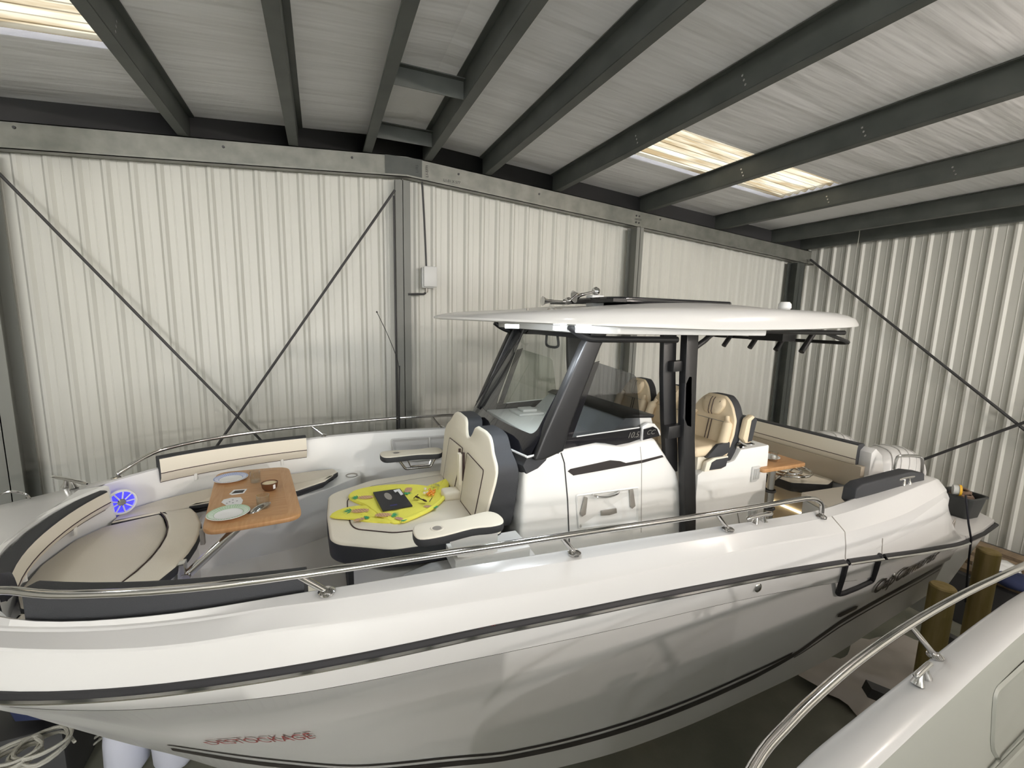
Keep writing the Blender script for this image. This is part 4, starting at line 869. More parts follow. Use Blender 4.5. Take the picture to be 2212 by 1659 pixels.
def plate(px, py, z, r, glaze, lab, par=None):
    p = at(px, py, 2, z); t = thing('dinner_plate', lab, 'plate', tuple(p), 'china plates')
    mb = MB(); mb.lathe([(0, .0), (r * .55, .0), (r * .6, .003), (r * .97, .015), (r, .017), (r * .97, .019), (r * .93, .0175)], c=tuple(p), n=40); mb.lathe([(r * .66, .0085), (r * .62, .007), (0, .006)], c=tuple(p), n=40); obj('plate_body', mb, CERA, t)
    mb = MB(); mb.lathe([(r * .975, .0197), (r * .93, .0188), (r * .66, .0092)], c=tuple(p), n=40); obj('rim_glaze', mb, glaze, t)
    mb = MB()
    for k in range(44):
        a = 2 * math.pi * k / 44; c, s_ = math.cos(a), math.sin(a); mb.tube([p + Vector((c * r * .69, s_ * r * .69, .0108)), p + Vector((c * r * .9, s_ * r * .9, .0186))], .0011, 4)
    obj('rim_pattern', mb, CERA, t)
plate(499, 1036, ZT, .118, CBLUE, 'round white plate with blue fluted rim on the teak bow table')
plate(494, 1112, ZT, .122, CGREEN, 'round white plate with pale green fluted rim on the teak bow table')
def tumbler(px, py, z, r, h, lab):
    p = at(px, py, 2, z); mb = MB()
    pr = [(0, 0), (r * .9, 0), (r, .008), (r * 1.02, h), (r * .93, h), (r * .88, .018), (0, .014)]; mb.lathe(pr, c=tuple(p), n=14)
    return obj('tumbler', mb, TGLASS, auto=True, label=lab, cat='glass', group='clear tumblers', weld=True)
tumbler(552, 1041, ZT, .036, .085, 'clear cut glass tumbler on the far side of the bow table beside the candle')
tumbler(569, 1096, ZT, .040, .088, 'clear cut glass tumbler on the bow table between the candle and the green plate')
p = at(583, 1058, 2, ZT); t = thing('candle_bowl', 'brown pottery bowl filled with cream wax on the bow table', 'candle', tuple(p))
mb = MB(); mb.lathe([(0, 0), (.034, .0), (.050, .022), (.057, .058), (.053, .060), (.049, .052)], c=tuple(p), n=32); obj('bowl', mb, BROWN, t)
mb = MB(); mb.lathe([(.0505, .052), (0, .051)], c=tuple(p), n=32); obj('wax', mb, WAX, t)
mb = MB(); q = at(598, 1053, 1, p.y - .045); mb.box(-.008, .008, -.001, .001, -.016, .016, 0, Matrix.Translation(p + Vector((.034, -.043, .036))) @ Matrix.Rotation(.55, 4, 'Z')); obj('paper_label', mb, PAPER, t)
def card(pts, lab, name, mb_extra=None, cat='card', z=ZT):
    P = [at(px, py, 2, z + .002) for px, py in pts]; mb = MB(); mb.fan([v for v in P]); mb.grid([[v for v in P] + [P[0]], [v - Vector((0, 0, .0018)) for v in P] + [P[0] - Vector((0, 0, .0018))]], 0, False)
    return P, mb
c3 = thing('playing_cards', 'small fan of playing cards on the bow table, one printed face up', 'cards', tuple(at(500, 1085, 2, ZT)))
P, mb = card([(478, 1085), (483, 1079), (500, 1075), (520, 1074), (525, 1080), (522, 1088), (500, 1097), (493, 1094)], '', ''); obj('card_fan', mb, PAPER, c3)
mb = MB()
for px, py in ((490, 1087), (496, 1084), (503, 1086), (508, 1090), (500, 1091), (512, 1082), (503, 1080)): q = at(px, py, 2, ZT + .0024); mb.box(q.x - .004, q.x + .004, q.y - .004, q.y + .004, q.z, q.z + .0004)
obj('pips', mb, INK, c3)
P, mb = card([(495, 1067), (505, 1058), (534, 1056), (527, 1065), (501, 1069)], '', '')
c4 = obj('picture_card', mb, PAPER, label='single dark printed card lying on the bow table between the plates', cat='card')
P, mb = card([(500, 1066), (508, 1060), (529, 1058), (524, 1064)], '', '', z=ZT + .0008); obj('printed_face', mb, INK, c4)
for o in bpy.data.objects: pass
# ------------------------------------------------------------------ forward lounge
YL = 3.33
lg = thing('lounge_seat', 'cream and taupe double lounge seat ahead of the console, with high notched backrest', 'lounge seat', (.6, YL, -1.62))
LP = [(0, YL - .38), (-.015, YL), (0, YL + .38), (.05, YL + .45), (.36, YL + .64), (.95, YL + .70), (1.10, YL + .70), (1.10, YL - .68), (.95, YL - .68), (.36, YL - .64), (.05, YL - .46)]
P = fillet([Vector(p) for p in LP], .06, 4)
mb = cushion_mb(P, .14, Matrix.Translation((0, 0, -1.59)), .022, 3); obj('seat_cushion', mb, [CREAM, CHAR], lg)
IP = [(.14, YL - .22), (.13, YL), (.14, YL + .24), (.34, YL + .47), (.95, YL + .54), (.98, YL + .54), (.98, YL - .50), (.60, YL - .46), (.40, YL - .44), (.17, YL - .30)]
P = fillet([Vector(p) for p in IP], .04, 3); mb = MB(); rws = [[Vector((p.x, p.y, -1.449)) for p in P], [Vector((p.x, p.y, -1.440)) for p in inset(P, .012)]]; mb.grid(rws, 0, True, True); mb.fan(rws[1], 0, False, True); obj('seat_panel', mb, TAUPE, lg)
line3('piping', [Vector((p.x, p.y, -1.447)) for p in P], .004, PIPE, lg, True)
def bx_(z): return .965 + (z + 1.45) * .17
half = [(0, -.955), (.035, -.945), (.075, -.905), (.105, -.85), (.15, -.828), (.34, -.822), (.44, -.835), (.50, -.875), (.545, -.925), (.64, -.985), (.665, -1.03), (.665, -1.10), (.60, -1.40), (.59, -1.46)]
full2 = [(-a, b) for a, b in half[::-1]] + half[1:]
def to3(y, z, d=0): x = bx_(z); return Vector((x + d, YL + y, z))
F = fillet([Vector((a, b, 0)) for a, b in full2], .018, 2)
mb = MB(); R0 = [to3(p.x, p.y, .020) for p in F]; 
R_ = [[to3(p.x, p.y, .02) for p in F], [to3(p.x, p.y, .006) for p in inset(F, .006)], [to3(p.x, p.y, 0) for p in inset(F, .018)]]
mb.grid(R_, 0, True, True); mb.fan(R_[-1], 0, False, True); obj('backrest_face', mb, CREAM, lg)
mb = MB(); depth = lambda z: .13 + .08 * max(0, min(1, (-.9 - z) / .4))
R_ = [[to3(p.x, p.y, .021) for p in F], [to3(p.x, p.y, .021 + depth(p.y) - .01) for p in F], [to3(p.x, p.y, .021 + depth(p.y)) for p in inset(F, .015)]]
mb.grid(R_, 0, False, True); mb.fan(R_[-1]); obj('backrest_shell', mb, CHAR, lg)
for sgn in (-1, 1):
    Q = [(sgn * .06, -1.06), (sgn * .455, -1.075), (sgn * .46, -1.10), (sgn * .44, -1.44), (sgn * .10, -1.44)]
    P = fillet([Vector((a, b, 0)) for a, b in Q], .02, 3); mb = MB(); rws = [[to3(p.x, p.y, -.002) for p in P], [to3(p.x, p.y, -.008) for p in inset(P, .012)]]; mb.grid(rws, 0, True, True); mb.fan(rws[-1], 0, False, True); pn = obj('backrest_panel', mb, TAUPE, lg)
    line3('piping', [to3(p.x, p.y, -.003) for p in P], .0035, PIPE, pn, True)
    mb = MB(); mb.box(bx_(-1.2) - .016, bx_(-1.2) + .0, YL + sgn * .055 - .009, YL + sgn * .055 + .009, -1.40, -1.06, 0); obj('dark_strap', mb, PIPE, lg)
mb = MB(); mb.box(bx_(-1.25) - .03, bx_(-1.25), YL - .035, YL + .035, -1.34, -1.08); obj('centre_strip', mb, CREAM, lg, bev=.012)
mb = MB(); mb.box(.84, .98, YL - .07, YL + .06, -1.449, -1.37); obj('centre_bolster', mb, CREAM, lg, bev=.03, seg=3)
# fold-down armrests
def armrest(s, lab):
    t = thing('armrest', lab, 'armrest', (.75, YC + s * .80, -1.36), 'lounge armrests')
    P = [(.46, .76), (.50, .70), (.62, .695), (.78, .70), (.88, .68), (.97, .67), (1.02, .72), (1.03, .80), (1.0, .87), (.92, .885), (.80, .87), (.62, .90), (.50, .90), (.46, .86)]
    P = sm([(a, YC + s * b, 0) for a, b in P], 3, True); P = [Vector((p.x, p.y)) for p in P]
    mb = cushion_mb(P, .058, Matrix.Translation((0, 0, -1.325)), .014, 3)
    top = obj('arm_pad', mb, [CREAM, CHAR], t)
    mb = MB(); mb.lathe([(0, .0595), (.030, .0597), (.036, .062), (.040, .060), (.042, .058)], c=(.60, YC + s * .80, -1.325), n=24); obj('cup_ring', mb, TAUPE, t)
    mb = MB(); mb.lathe([(0, .0601), (.028, .0601)], c=(.60, YC + s * .80, -1.325), n=20); obj('cup_well', mb, TRIM, t)
    if s > 0:
        mb = MB(); y = YC + s * .78; mb.tube(fillet([(.62, y, -1.33), (.68, y, -1.425), (.92, y, -1.425), (.97, y, -1.33)], .02, 3, False), .012, 10); mb.tube([(.70, y + .07, -1.33), (.74, y + .07, -1.43), (.92, y + .07, -1.43), (.95, y + .07, -1.33)], .008, 8); obj('support_frame', mb, INOX, t)
    else:
        mb = MB(); y0, y1 = YC - .84, YC - .70; mb.add([(.66, y1, -1.328), (.98, y1, -1.328), (.98, y1, -1.45), (.72, y1 , -1.45), (.66, y0, -1.328), (.98, y0, -1.328), (.98, y0, -1.50), (.72, y0, -1.46)], [(0, 1, 2, 3), (4, 5, 6, 7), (0, 4, 7, 3), (1, 5, 6, 2), (3, 2, 6, 7)]); mb.box(.70, 1.2, YC - .86, YC - .62, -1.56, -1.47); obj('support_bracket', mb, GELM, t)
armrest(-1, 'cream armrest with cup holder on the near side of the lounge'); armrest(1, 'cream armrest with steel frame on the far side of the lounge')
# towel: folded yellow cloth with pineapple print
TW = bpy.data.materials.new('yellow_pineapple_towel'); TW.use_nodes = True; nt = TW.node_tree; b = nt.nodes['Principled BSDF']; b.inputs['Roughness'].default_value = .95
b.inputs['Base Color'].default_value = (.88, .84, .13, 1)
tc = nt.nodes.new('ShaderNodeTexCoord'); nz = nt.nodes.new('ShaderNodeTexNoise'); nz.inputs['Scale'].default_value = 160; bp = nt.nodes.new('ShaderNodeBump'); bp.inputs['Strength'].default_value = .6; bp.inputs['Distance'].default_value = .004
nt.links.new(tc.outputs['Object'], nz.inputs['Vector']); nt.links.new(nz.outputs[0], bp.inputs['Height']); nt.links.new(bp.outputs[0], b.inputs['Normal'])
PINK = mat('pineapple_pink', (.72, .48, .20), .95); LEAF = mat('pineapple_leaf', (.05, .36, .16), .95); PLINE = mat('pineapple_outline', (.42, .25, .30), .95)
tw = thing('beach_towel', 'crumpled yellow beach towel with pineapple print on the lounge seat', 'towel', (.5, 3.35, -1.44))
def layer(pts, z, th, seed):
    random.seed(seed); P = sm([at(px, py, 2, z) for px, py in pts], 3, True); c = sum(P, Vector()) / len(P); rows = []
    for f, h in ((1.0, 0), (1.008, th * .5), (.985, th), (.93, th * 1.05), (.8, th * .85), (.6, th * .95), (.35, th * .8), (.12, th)):
        rows.append([c + (p - c) * f + Vector((0, 0, h + (.004 * math.sin(i * .9 + f * 9 + seed) if 0 < f < .95 else 0))) for i, p in enumerate(P)])
    for r in rows[:1]:
        for p in r: p.z = z
    mb = MB(); mb.grid(rows, 0, True, True); mb.fan(rows[-1], 0, False, True); return mb
obj('towel_fold', layer([(713, 1118), (742, 1101), (790, 1095), (822, 1105), (845, 1125), (840, 1131), (790, 1128), (760, 1123)], -1.440, .014, 1), TW, tw)
obj('towel_fold', layer([(755, 1080), (762, 1066), (800, 1056), (850, 1051), (905, 1052), (945, 1057), (960, 1040), (970, 1042), (964, 1068), (940, 1095), (905, 1115), (862, 1132), (838, 1128), (812, 1112), (790, 1096)], -1.440, .022, 5), TW, tw)
mb = MB(); mb.tube(sm([at(966, 1046, 2, -1.405), at(960, 1072, 2, -1.415), at(935, 1096, 2, -1.415), at(900, 1114, 2, -1.42), at(866, 1128, 2, -1.425)], 4), [.010] + [.016] * 15 + [.008], 8); obj('rolled_edge', mb, TW, tw)
def pineapple(px, py, ang, L, z):
    c = at(px, py, 2, z); ca, sa = math.cos(ang), math.sin(ang); q = lambda u, v, h=0: c + Vector((u * ca - v * sa, u * sa + v * ca, h))
    mb = MB(); mb.fan([q(L * .5 * math.cos(a), L * .27 * math.sin(a)) for a in [2 * math.pi * k / 18 for k in range(18)]]); obj('pineapple_print', mb, PINK, tw)
    mb = MB()
    for k in range(-2, 3):
        w = math.sqrt(max(.05, 1 - (k / 3.0) ** 2)) * L * .27
        mb.tube([q(k * L * .16 - w * .6, -w, .0006), q(k * L * .16 + w * .6, w, .0006)], .0012, 4); mb.tube([q(k * L * .16 + w * .6, -w, .0006), q(k * L * .16 - w * .6, w, .0006)], .0012, 4)
    obj('print_lines', mb, PLINE, tw)
    mb = MB()
    for k in range(6):
        a = (k - 2.5) * .42; mb.fan([q(L * .46, .012 * (k - 2.5) / 2), q(L * .46 + L * .25 * math.cos(a), L * .25 * math.sin(a) - .008, .0004), q(L * .46 + L * .5 * math.cos(a), L * .5 * math.sin(a)), q(L * .46 + L * .25 * math.cos(a), L * .25 * math.sin(a) + .008, .0004)])
    obj('leaf_print', mb, LEAF, tw, weld=False)
pineapple(778, 1103, 2.9, .13, -1.4235); pineapple(828, 1112, -.35, .12, -1.412); pineapple(790, 1074, 2.9, .12, -1.4125); pineapple(882, 1058, -1.9, .11, -1.412); pineapple(862, 1120, -.9, .07, -1.412); pineapple(776, 1122, .3, .08, -1.4235); pineapple(926, 1094, -.5, .08, -1.411)
# magazine, sunglasses, trinkets
mg = thing('magazine', 'dark square magazine lying on the yellow towel', 'magazine', tuple(at(848, 1080, 2, -1.412)))
Pm = [at(px, py, 2, -1.405) for px, py in ((806, 1063), (864, 1055), (891, 1092), (827, 1103))]; mb = MB(); lo_ = [p - Vector((0, 0, .009)) for p in Pm]; mb.add(Pm + lo_, [(0, 1, 2, 3), (7, 6, 5, 4), (0, 4, 5, 1), (1, 5, 6, 2), (2, 6, 7, 3), (3, 7, 4, 0)]); obj('cover', mb, INK, mg)
def on_m(u, v, h=.0006): return Pm[0].lerp(Pm[1], u).lerp(Pm[3].lerp(Pm[2], u), v) + Vector((0, 0, h))
mb = MB(); mb.fan([on_m(.42 + .12 * math.cos(a), .34 + .20 * math.sin(a)) for a in [2 * math.pi * k / 16 for k in range(16)]]); obj('cover_portrait', mb, TRIM, mg)
mb = MB(); mb.fan([on_m(.72, .06), on_m(.97, .02), on_m(.97, .36), on_m(.86, .40), on_m(.85, .15), on_m(.74, .2)]); obj('cover_patch', mb, PAPER, mg, weld=False)
mb = MB(); mb.box(0, 1, 0, 1, 0, 1) if False else mb.fan([on_m(.3, .8), on_m(.55, .8), on_m(.55, .86), on_m(.3, .86)]); obj('cover_title', mb, GRN, mg)
sg = thing('sunglasses', 'dark sunglasses on the yellow towel right of the magazine', 'sunglasses', tuple(at(909, 1079, 2, -1.41)))
for px, py in ((902, 1074), (917, 1081)):
    c = at(px, py, 2, -1.393); mb = MB(); mb.lathe([(0, .006), (.016, .005), (.023, 0), (.016, -.005), (0, -.006)], n=16, M=Matrix.Translation(c) @ Matrix.Rotation(.5, 4, 'Y') @ Matrix.Scale(.8, 4, (0, 1, 0))); obj('lens', mb, SUN, sg)
a, b_ = at(894, 1076, 2, -1.39), at(928, 1083, 2, -1.39); mb = MB(); mb.tube([a, a + Vector((.05, .09, -.012))], .003, 6); mb.tube([b_, b_ + Vector((.04, .09, -.012))], .003, 6); mb.tube([at(907, 1077, 2, -1.388), at(912, 1079, 2, -1.388)], .004, 6); obj('frame', mb, BLK, sg)
bt = thing('resin_bracelets', 'amber and clear beaded bracelets on the yellow towel near the backrest', 'jewellery', tuple(at(932, 1065, 2, -1.412)))
random.seed(3)
for m, c0, n_, r_ in ((AMBER, (932, 1066), 16, .011), (SHELL, (915, 1063), 5, .012), (TGLASS, (940, 1052), 12, .009)):
    mb = MB()
    for k in range(n_):
        c = at(c0[0] + random.uniform(-9, 9), c0[1] + random.uniform(-6, 6), 2, -1.412 + .006 * random.random()); mb.lathe([(0, r_), (r_ * .7, r_ * .7), (r_, 0), (r_ * .7, -r_ * .7), (0, -r_)], c=tuple(c + Vector((0, 0, r_))), n=8)
    obj('beads', mb, m, bt)
# ------------------------------------------------------------------ helm seats and their console
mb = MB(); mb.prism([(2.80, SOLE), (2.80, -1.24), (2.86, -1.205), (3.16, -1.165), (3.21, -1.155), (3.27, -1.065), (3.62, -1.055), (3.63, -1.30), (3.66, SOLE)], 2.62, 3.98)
hb = obj('helm_seat_base', mb, GELM, boat, bev=.018)  # same lightened gelcoat, colour makes up for weak light here
for z0, z1, x0 in ((-1.375, -1.235, 3.42), (-1.76, -1.63, 3.44)):
    P = fillet([Vector((a, b, 0)) for a, b in ((x0, z1), (x0 + .10, z1), (x0 + .10, z0 + .03), (x0 + .06, z0), (x0, z0))], .012, 3)
    mb = MB(); mb.grid([[Vector((p.x, 2.62, p.y)) for p in P], [Vector((p.x, 2.608, p.y)) for p in P], [Vector((p.x, 2.606, p.y)) for p in inset(P, .006)]], 0, False, True); mb.fan([Vector((p.x, 2.606, p.y)) for p in inset(P, .006)])
    for k in range(5): mb.box(x0 + .02 + k * .0135, x0 + .026 + k * .0135, 2.598, 2.606, z0 + .025, z1 - .02)
    obj('air_vent', mb, LGREY, hb)
mb = MB(); mb.tube([(2.83, 2.617, -1.60), (3.30, 2.617, -1.64), (3.36, 2.617, -1.80), (3.38, 2.617, -1.95)], .004, 6); obj('locker_seam', mb, TRIM, hb)
for x, y in ((3.36, 2.70), (3.49, 2.72)):
    mb = MB(); mb.lathe([(0, .004), (.035, .004), (.038, .008), (.045, .006), (.046, 0)], c=(x, y, -1.063), n=20); obj('cup_holder', mb, INOX, hb); mb = MB(); mb.lathe([(0, .0075), (.034, .0075)], c=(x, y, -1.063), n=20); obj('cup_well', mb, BLK, hb)
mb = MB(); mb.box(3.28, 3.60, 2.85, 3.7, -1.058, -1.045); obj('galley_lid', mb, TRIM, hb, bev=.004)
def helm_seat(yc, lab):
    t = thing('helm_seat', lab, 'seat', (3.0, yc, -1.17), 'helm seats'); w = .235
    # seat cushion
    mb = cushion_mb(fillet([Vector(p) for p in ((2.74, yc - w), (2.72, yc), (2.74, yc + w), (3.10, yc + w - .02), (3.10, yc - w + .02))], .05, 4), .085, Matrix.Translation((0, 0, -1.085)), .025, 3, side=0, top=0); obj('seat', mb, TAN, t)
    for s in (-1, 1):
        y0, y1 = yc + s * (w - .01), yc + s * (w + .02)
        mb = MB(); mb.prism([(2.84, -1.09), (2.96, -.985), (3.09, -.975), (3.10, -1.06), (3.02, -1.09)], min(y0, y1), max(y0, y1)); obj('seat_side_panel', mb, CHAR, t, bev=.008)
        mb = MB(); mb.prism([(2.82, -1.20), (2.84, -1.12), (2.92, -1.09), (3.08, -1.09), (3.06, -1.18), (3.0, -1.20)], min(y0, y1) - .01, max(y0, y1)); mb2 = mb; obj('base_side_pad', mb, CREAM, t, bev=.012)
        mb = MB(); mb.prism([(2.87, -1.19), (2.89, -1.125), (2.94, -1.105), (3.07, -1.10), (3.055, -1.175), (3.0, -1.19)], min(y0, y1) - .013, max(y0, y1) + .003); obj('base_side_panel', mb, CHAR, t, bev=.004)
    mb = MB(); mb.box(2.80, 3.08, yc - w + .03, yc + w - .03, -1.20, -1.09); obj('seat_pedestal', mb, CREAM, t, bev=.01)
    def q(y, z, d=0): return Vector((3.075 + (z + 1.10) * .20 + d, yc + y, z))
    O = [(0, -.615), (.095, -.618), (.15, -.655), (.19, -.70), (.245, -.80), (.255, -.92), (.235, -1.08), (.21, -1.16), (0, -1.17)]
    F = fillet([Vector((a, b, 0)) for a, b in [(-a, b) for a, b in O[:0:-1]] + O[:-1] + [(0.0, -1.17)]], .02, 3)
    mb = MB(); R_ = [[q(p.x, p.y, .02) for p in F], [q(p.x, p.y, .004) for p in inset(F, .008)], [q(p.x, p.y, 0) for p in inset(F, .02)]]; mb.grid(R_, 0, True, True); mb.fan(R_[-1], 0, False, True); obj('backrest', mb, TAN, t)
    mb = MB(); R_ = [[q(p.x, p.y, .021) for p in F], [q(p.x, p.y, .10) for p in F], [q(p.x, p.y, .11) for p in inset(F, .015)]]; mb.grid(R_, 0, False, True); mb.fan(R_[-1]); obj('backrest_shell', mb, CHAR, t)
    for s in (-1, 1):  # side bolsters
        pts = [q(s * .17, -.78, -.012), q(s * .205, -.86, -.03), q(s * .21, -.98, -.04), q(s * .20, -1.08, -.03), q(s * .18, -1.13, -.01)]; mb = MB(); mb.tube(sm(pts, 4), [.02] * 3 + [.042] * 11 + [.02] * 3, 10); obj('bolster', mb, TAN, t)
    H = fillet([Vector((a, b, 0)) for a, b in ((-.105, -.635), (.105, -.635), (.125, -.70), (.075, -.785), (-.075, -.785), (-.125, -.70))], .03, 3)
    mb = MB(); R_ = [[q(p.x, p.y, .0) for p in H], [q(p.x, p.y, -.022) for p in inset(H, .006)], [q(p.x, p.y, -.034) for p in inset(H, .022)], [q(p.x, p.y, -.038) for p in inset(H, .05)]]; mb.grid(R_, 0, True, True); mb.fan(R_[-1], 0, False, True); hr = obj('headrest', mb, TAN, t)
    mb = MB()
    for dy in (-.016, .016): mb.tube([q(dy, -.637, -.02), q(dy, -.66, -.037), q(dy, -.71, -.040), q(dy, -.76, -.037), q(dy, -.785, -.02)], .0035, 6)
    obj('stripe', mb, PIPE, hr)
    for dy in (-.016, .016):
        mb = MB(); mb.tube([q(dy, -.83, -.004), q(dy, -1.05, -.004)], .0035, 6); obj('stripe', mb, PIPE, t)
    mb = MB(); mb.tube([q(-.15, -.83, -.003), q(.15, -.83, -.003)], .0025, 6); obj('seam', mb, TRIM, t)
    if True:
        y = yc - w - .045; mb = MB(); mb.prism([(3.20, -.78), (3.26, -.745), (3.31, -.78), (3.27, -.98), (3.21, -.985), (3.17, -.94)], y - .03, y + .025); ar = obj('armrest', mb, TAN, t, bev=.014)
        mb = MB(); mb.prism([(3.245, -.79), (3.28, -.765), (3.305, -.79), (3.27, -.965), (3.225, -.97)], y - .034, y - .028); obj('armrest_panel', mb, CHAR, ar)
        mb = MB(); mb.lathe([(0, .02), (.022, .02), (.028, 0), (0, 0)], n=16, M=Matrix.Translation((3.19, y + .02, -1.01)) @ Matrix.Rotation(math.pi / 2, 4, 'X')); mb.tube([(3.19, y + .02, -1.01), (3.19, yc - w, -1.01)], .014, 8); obj('arm_pivot', mb, INOX, t)
    return t
helm_seat(2.84, 'tan helm seat nearest the camera, right of the black tower legs')
helm_seat(3.36, 'middle tan helm seat, mostly hidden behind the black tower legs')
helm_seat(3.90, 'farthest tan helm seat, seen left of the black tower legs')
# ------------------------------------------------------------------ aft cockpit
t = thing('pedestal_table', 'small teak cockpit table on a thick telescopic pole behind the helm seats', 'table', (3.72, 2.66, SOLE))
P = fillet([Vector(p) for p in ((3.50, 2.56), (4.06, 2.56), (4.06, 2.96), (3.98, 3.0), (3.98, 3.35), (3.50, 3.35))], .03, 3)
obj('tabletop', cushion_mb(P, .035, Matrix.Translation((0, 0, -1.285)), .006, 2), [WOOD, WOODE], t)
mb = MB(); mb.tube([(3.72, 2.64, SOLE + .05), (3.72, 2.64, -1.66)], .045, 16); mb.tube([(3.72, 2.64, -1.66), (3.72, 2.64, -1.50)], .038, 16); mb.tube([(3.72, 2.64, -1.5), (3.72, 2.64, -1.285)], .031, 16); obj('pole', mb, CHROME, t)
for z, r in ((-1.665, .052), (-1.50, .045)):
    mb = MB(); mb.lathe([(r, -.012), (r + .006, 0), (r, .012)], c=(3.72, 2.64, z), n=18); obj('clamp_ring', mb, DSTEEL, t); 
mb = MB(); mb.lathe([(.05, .06), (.06, .03), (.11, .012), (.115, 0)], c=(3.72, 2.64, SOLE + .012), n=20); obj('foot', mb, CHROME, t)
sw = thing('steering_wheel', 'stainless ring wheel lying below the cockpit table edge', 'wheel', (4.15, 2.72, -1.42))
mb = MB()
for r in (.22, .12): mb.tube([Vector((4.13 + r * math.cos(a) * 1.0, 2.76 + r * .8 * math.sin(a), -1.40)) for a in [2 * math.pi * k / 28 for k in range(28)]], .011, 8, closed=True)
for k in range(3): a = k * 2.09 + .4; mb.tube([(4.13, 2.76, -1.41), (4.13 + .21 * math.cos(a), 2.76 + .17 * math.sin(a), -1.40)], .009, 6)
obj('ring', mb, INOX, sw); mb = MB(); mb.tube([(3.80, 2.66, -1.41), (4.0, 2.72, -1.41)], .012, 8); obj('stem', mb, INOX, sw)
p = Vector((3.86, 2.80, -1.249)); t = thing('dinner_plate', 'small white plate on the teak cockpit table behind the helm seats', 'plate', tuple(p), 'china plates')
mb = MB(); mb.lathe([(0, .004), (.06, .004), (.10, .014), (.103, .012), (.06, 0), (0, 0)], c=tuple(p), n=28); obj('plate_body', mb, CERA, t)
def tumb(x, y, z, lab, g='clear tumblers'):
    mb = MB(); r, h = .036, .085; mb.lathe([(0, 0), (r * .9, 0), (r, .008), (r * 1.02, h), (r * .93, h), (r * .88, .018), (0, .014)], c=(x, y, z), n=14)
    return obj('tumbler', mb, TGLASS, label=lab, cat='glass', group=g)
tumb(3.80, 2.70, -1.249, 'clear tumbler holding a white ball on the cockpit table'); tumb(3.50, 3.0, -1.044, 'clear tumbler standing on the grey galley lid behind the helm seats')
mb = MB(); mb.lathe([(0, -.022), (.016, -.016), (.022, 0), (.016, .016), (0, .022)], c=(3.80, 2.70, -1.209), n=14); obj('white_ball', mb, CERA, label='small white ball inside the tumbler on the cockpit table', cat='ball')
mb = MB(); mb.box(3.57, 3.60, 3.05, 3.16, -1.249 + .0, -1.16); obj('bottle_rack', mb, BROWN, boat, bev=.004)
# rear bench
rb = thing('bench_seat', 'cream bench cushion with thick charcoal edge behind the cockpit table', 'bench', (4.4, YC, -1.65))
P = [(4.12, 2.72), (4.42, 2.56), (4.60, 2.62), (4.62, 4.1), (4.12, 4.1)]
obj('seat_cushion', cushion_mb(fillet([Vector(p) for p in P], .03, 3), .10, Matrix.Translation((0, 0, -1.60)), .015, 3), [CREAM, CHAR], rb)
line3('piping', [Vector((4.13, 3.05, -1.499)), Vector((4.60, 3.05, -1.499))], .003, PIPE, rb)
mb = MB(); mb.box(4.2, 4.62, 2.55, 4.15, SOLE, -1.605); bb = obj('bench_base', mb, TANSOLE, boat, bev=.01)
mb = MB(); mb.box(4.185, 4.2, 2.6, 4.1, -1.80, -1.785); obj('led_strip', mb, LEDW, bb)
def pad2(name, pts, zt, zb, lab):
    return pad(name, pts, 1, zt, zb, .10, lab)
pad('backrest_cushion', [(4.62, y) for y in frange(2.46, 4.16, .17)], 1, -1.10, -1.34, .10, 'long straight cream backrest across the stern ahead of the outboards')
mb = MB(); mb.box(4.60, 4.70, 2.40, 4.2, -1.52, -1.30); obj('transom_ledge', mb, TANSOLE, boat)
mb = MB(); mb.prism([(4.66, -1.5), (4.66, -1.16), (4.72, -1.12), (4.84, -1.20), (4.95, -1.5)], 2.36, 2.50); obj('backrest_bracket', mb, GEL, boat, bev=.015)
# side seat in the near aft corner and its dark pad on the coaming
t = thing('side_seat', 'taupe folded side seat in the near aft corner of the cockpit', 'seat', (4.15, 2.35, -1.62))
obj('seat_cushion', cushion_mb([Vector(p) for p in ((3.86, 2.16), (4.62, 2.12), (4.62, 2.48), (3.98, 2.52))], .06, Matrix.Translation((0, 0, -1.565)), .012, 2), [TAUPE, TAUPE], t)
mb = MB(); mb.prism([(3.86, 2.14), (4.62, 2.12), (4.62, 2.48), (3.98, 2.50)], SOLE, -1.57, 2); obj('side_locker', mb, LGREY, boat)
pd_ = thing('coaming_pad', 'charcoal padded bolster over the near aft gunwale', 'bolster cushion', (4.15, 1.98, -1.33))
mb = MB(); mb.prism([(3.68, -1.33), (3.69, -1.22), (3.76, -1.19), (4.40, -1.165), (4.60, -1.20), (4.62, -1.275), (3.86, -1.315), (3.84, -1.36), (3.74, -1.37)], 1.93, 2.03); obj('pad_cover', mb, CHAR, pd_, bev=.015, seg=3)
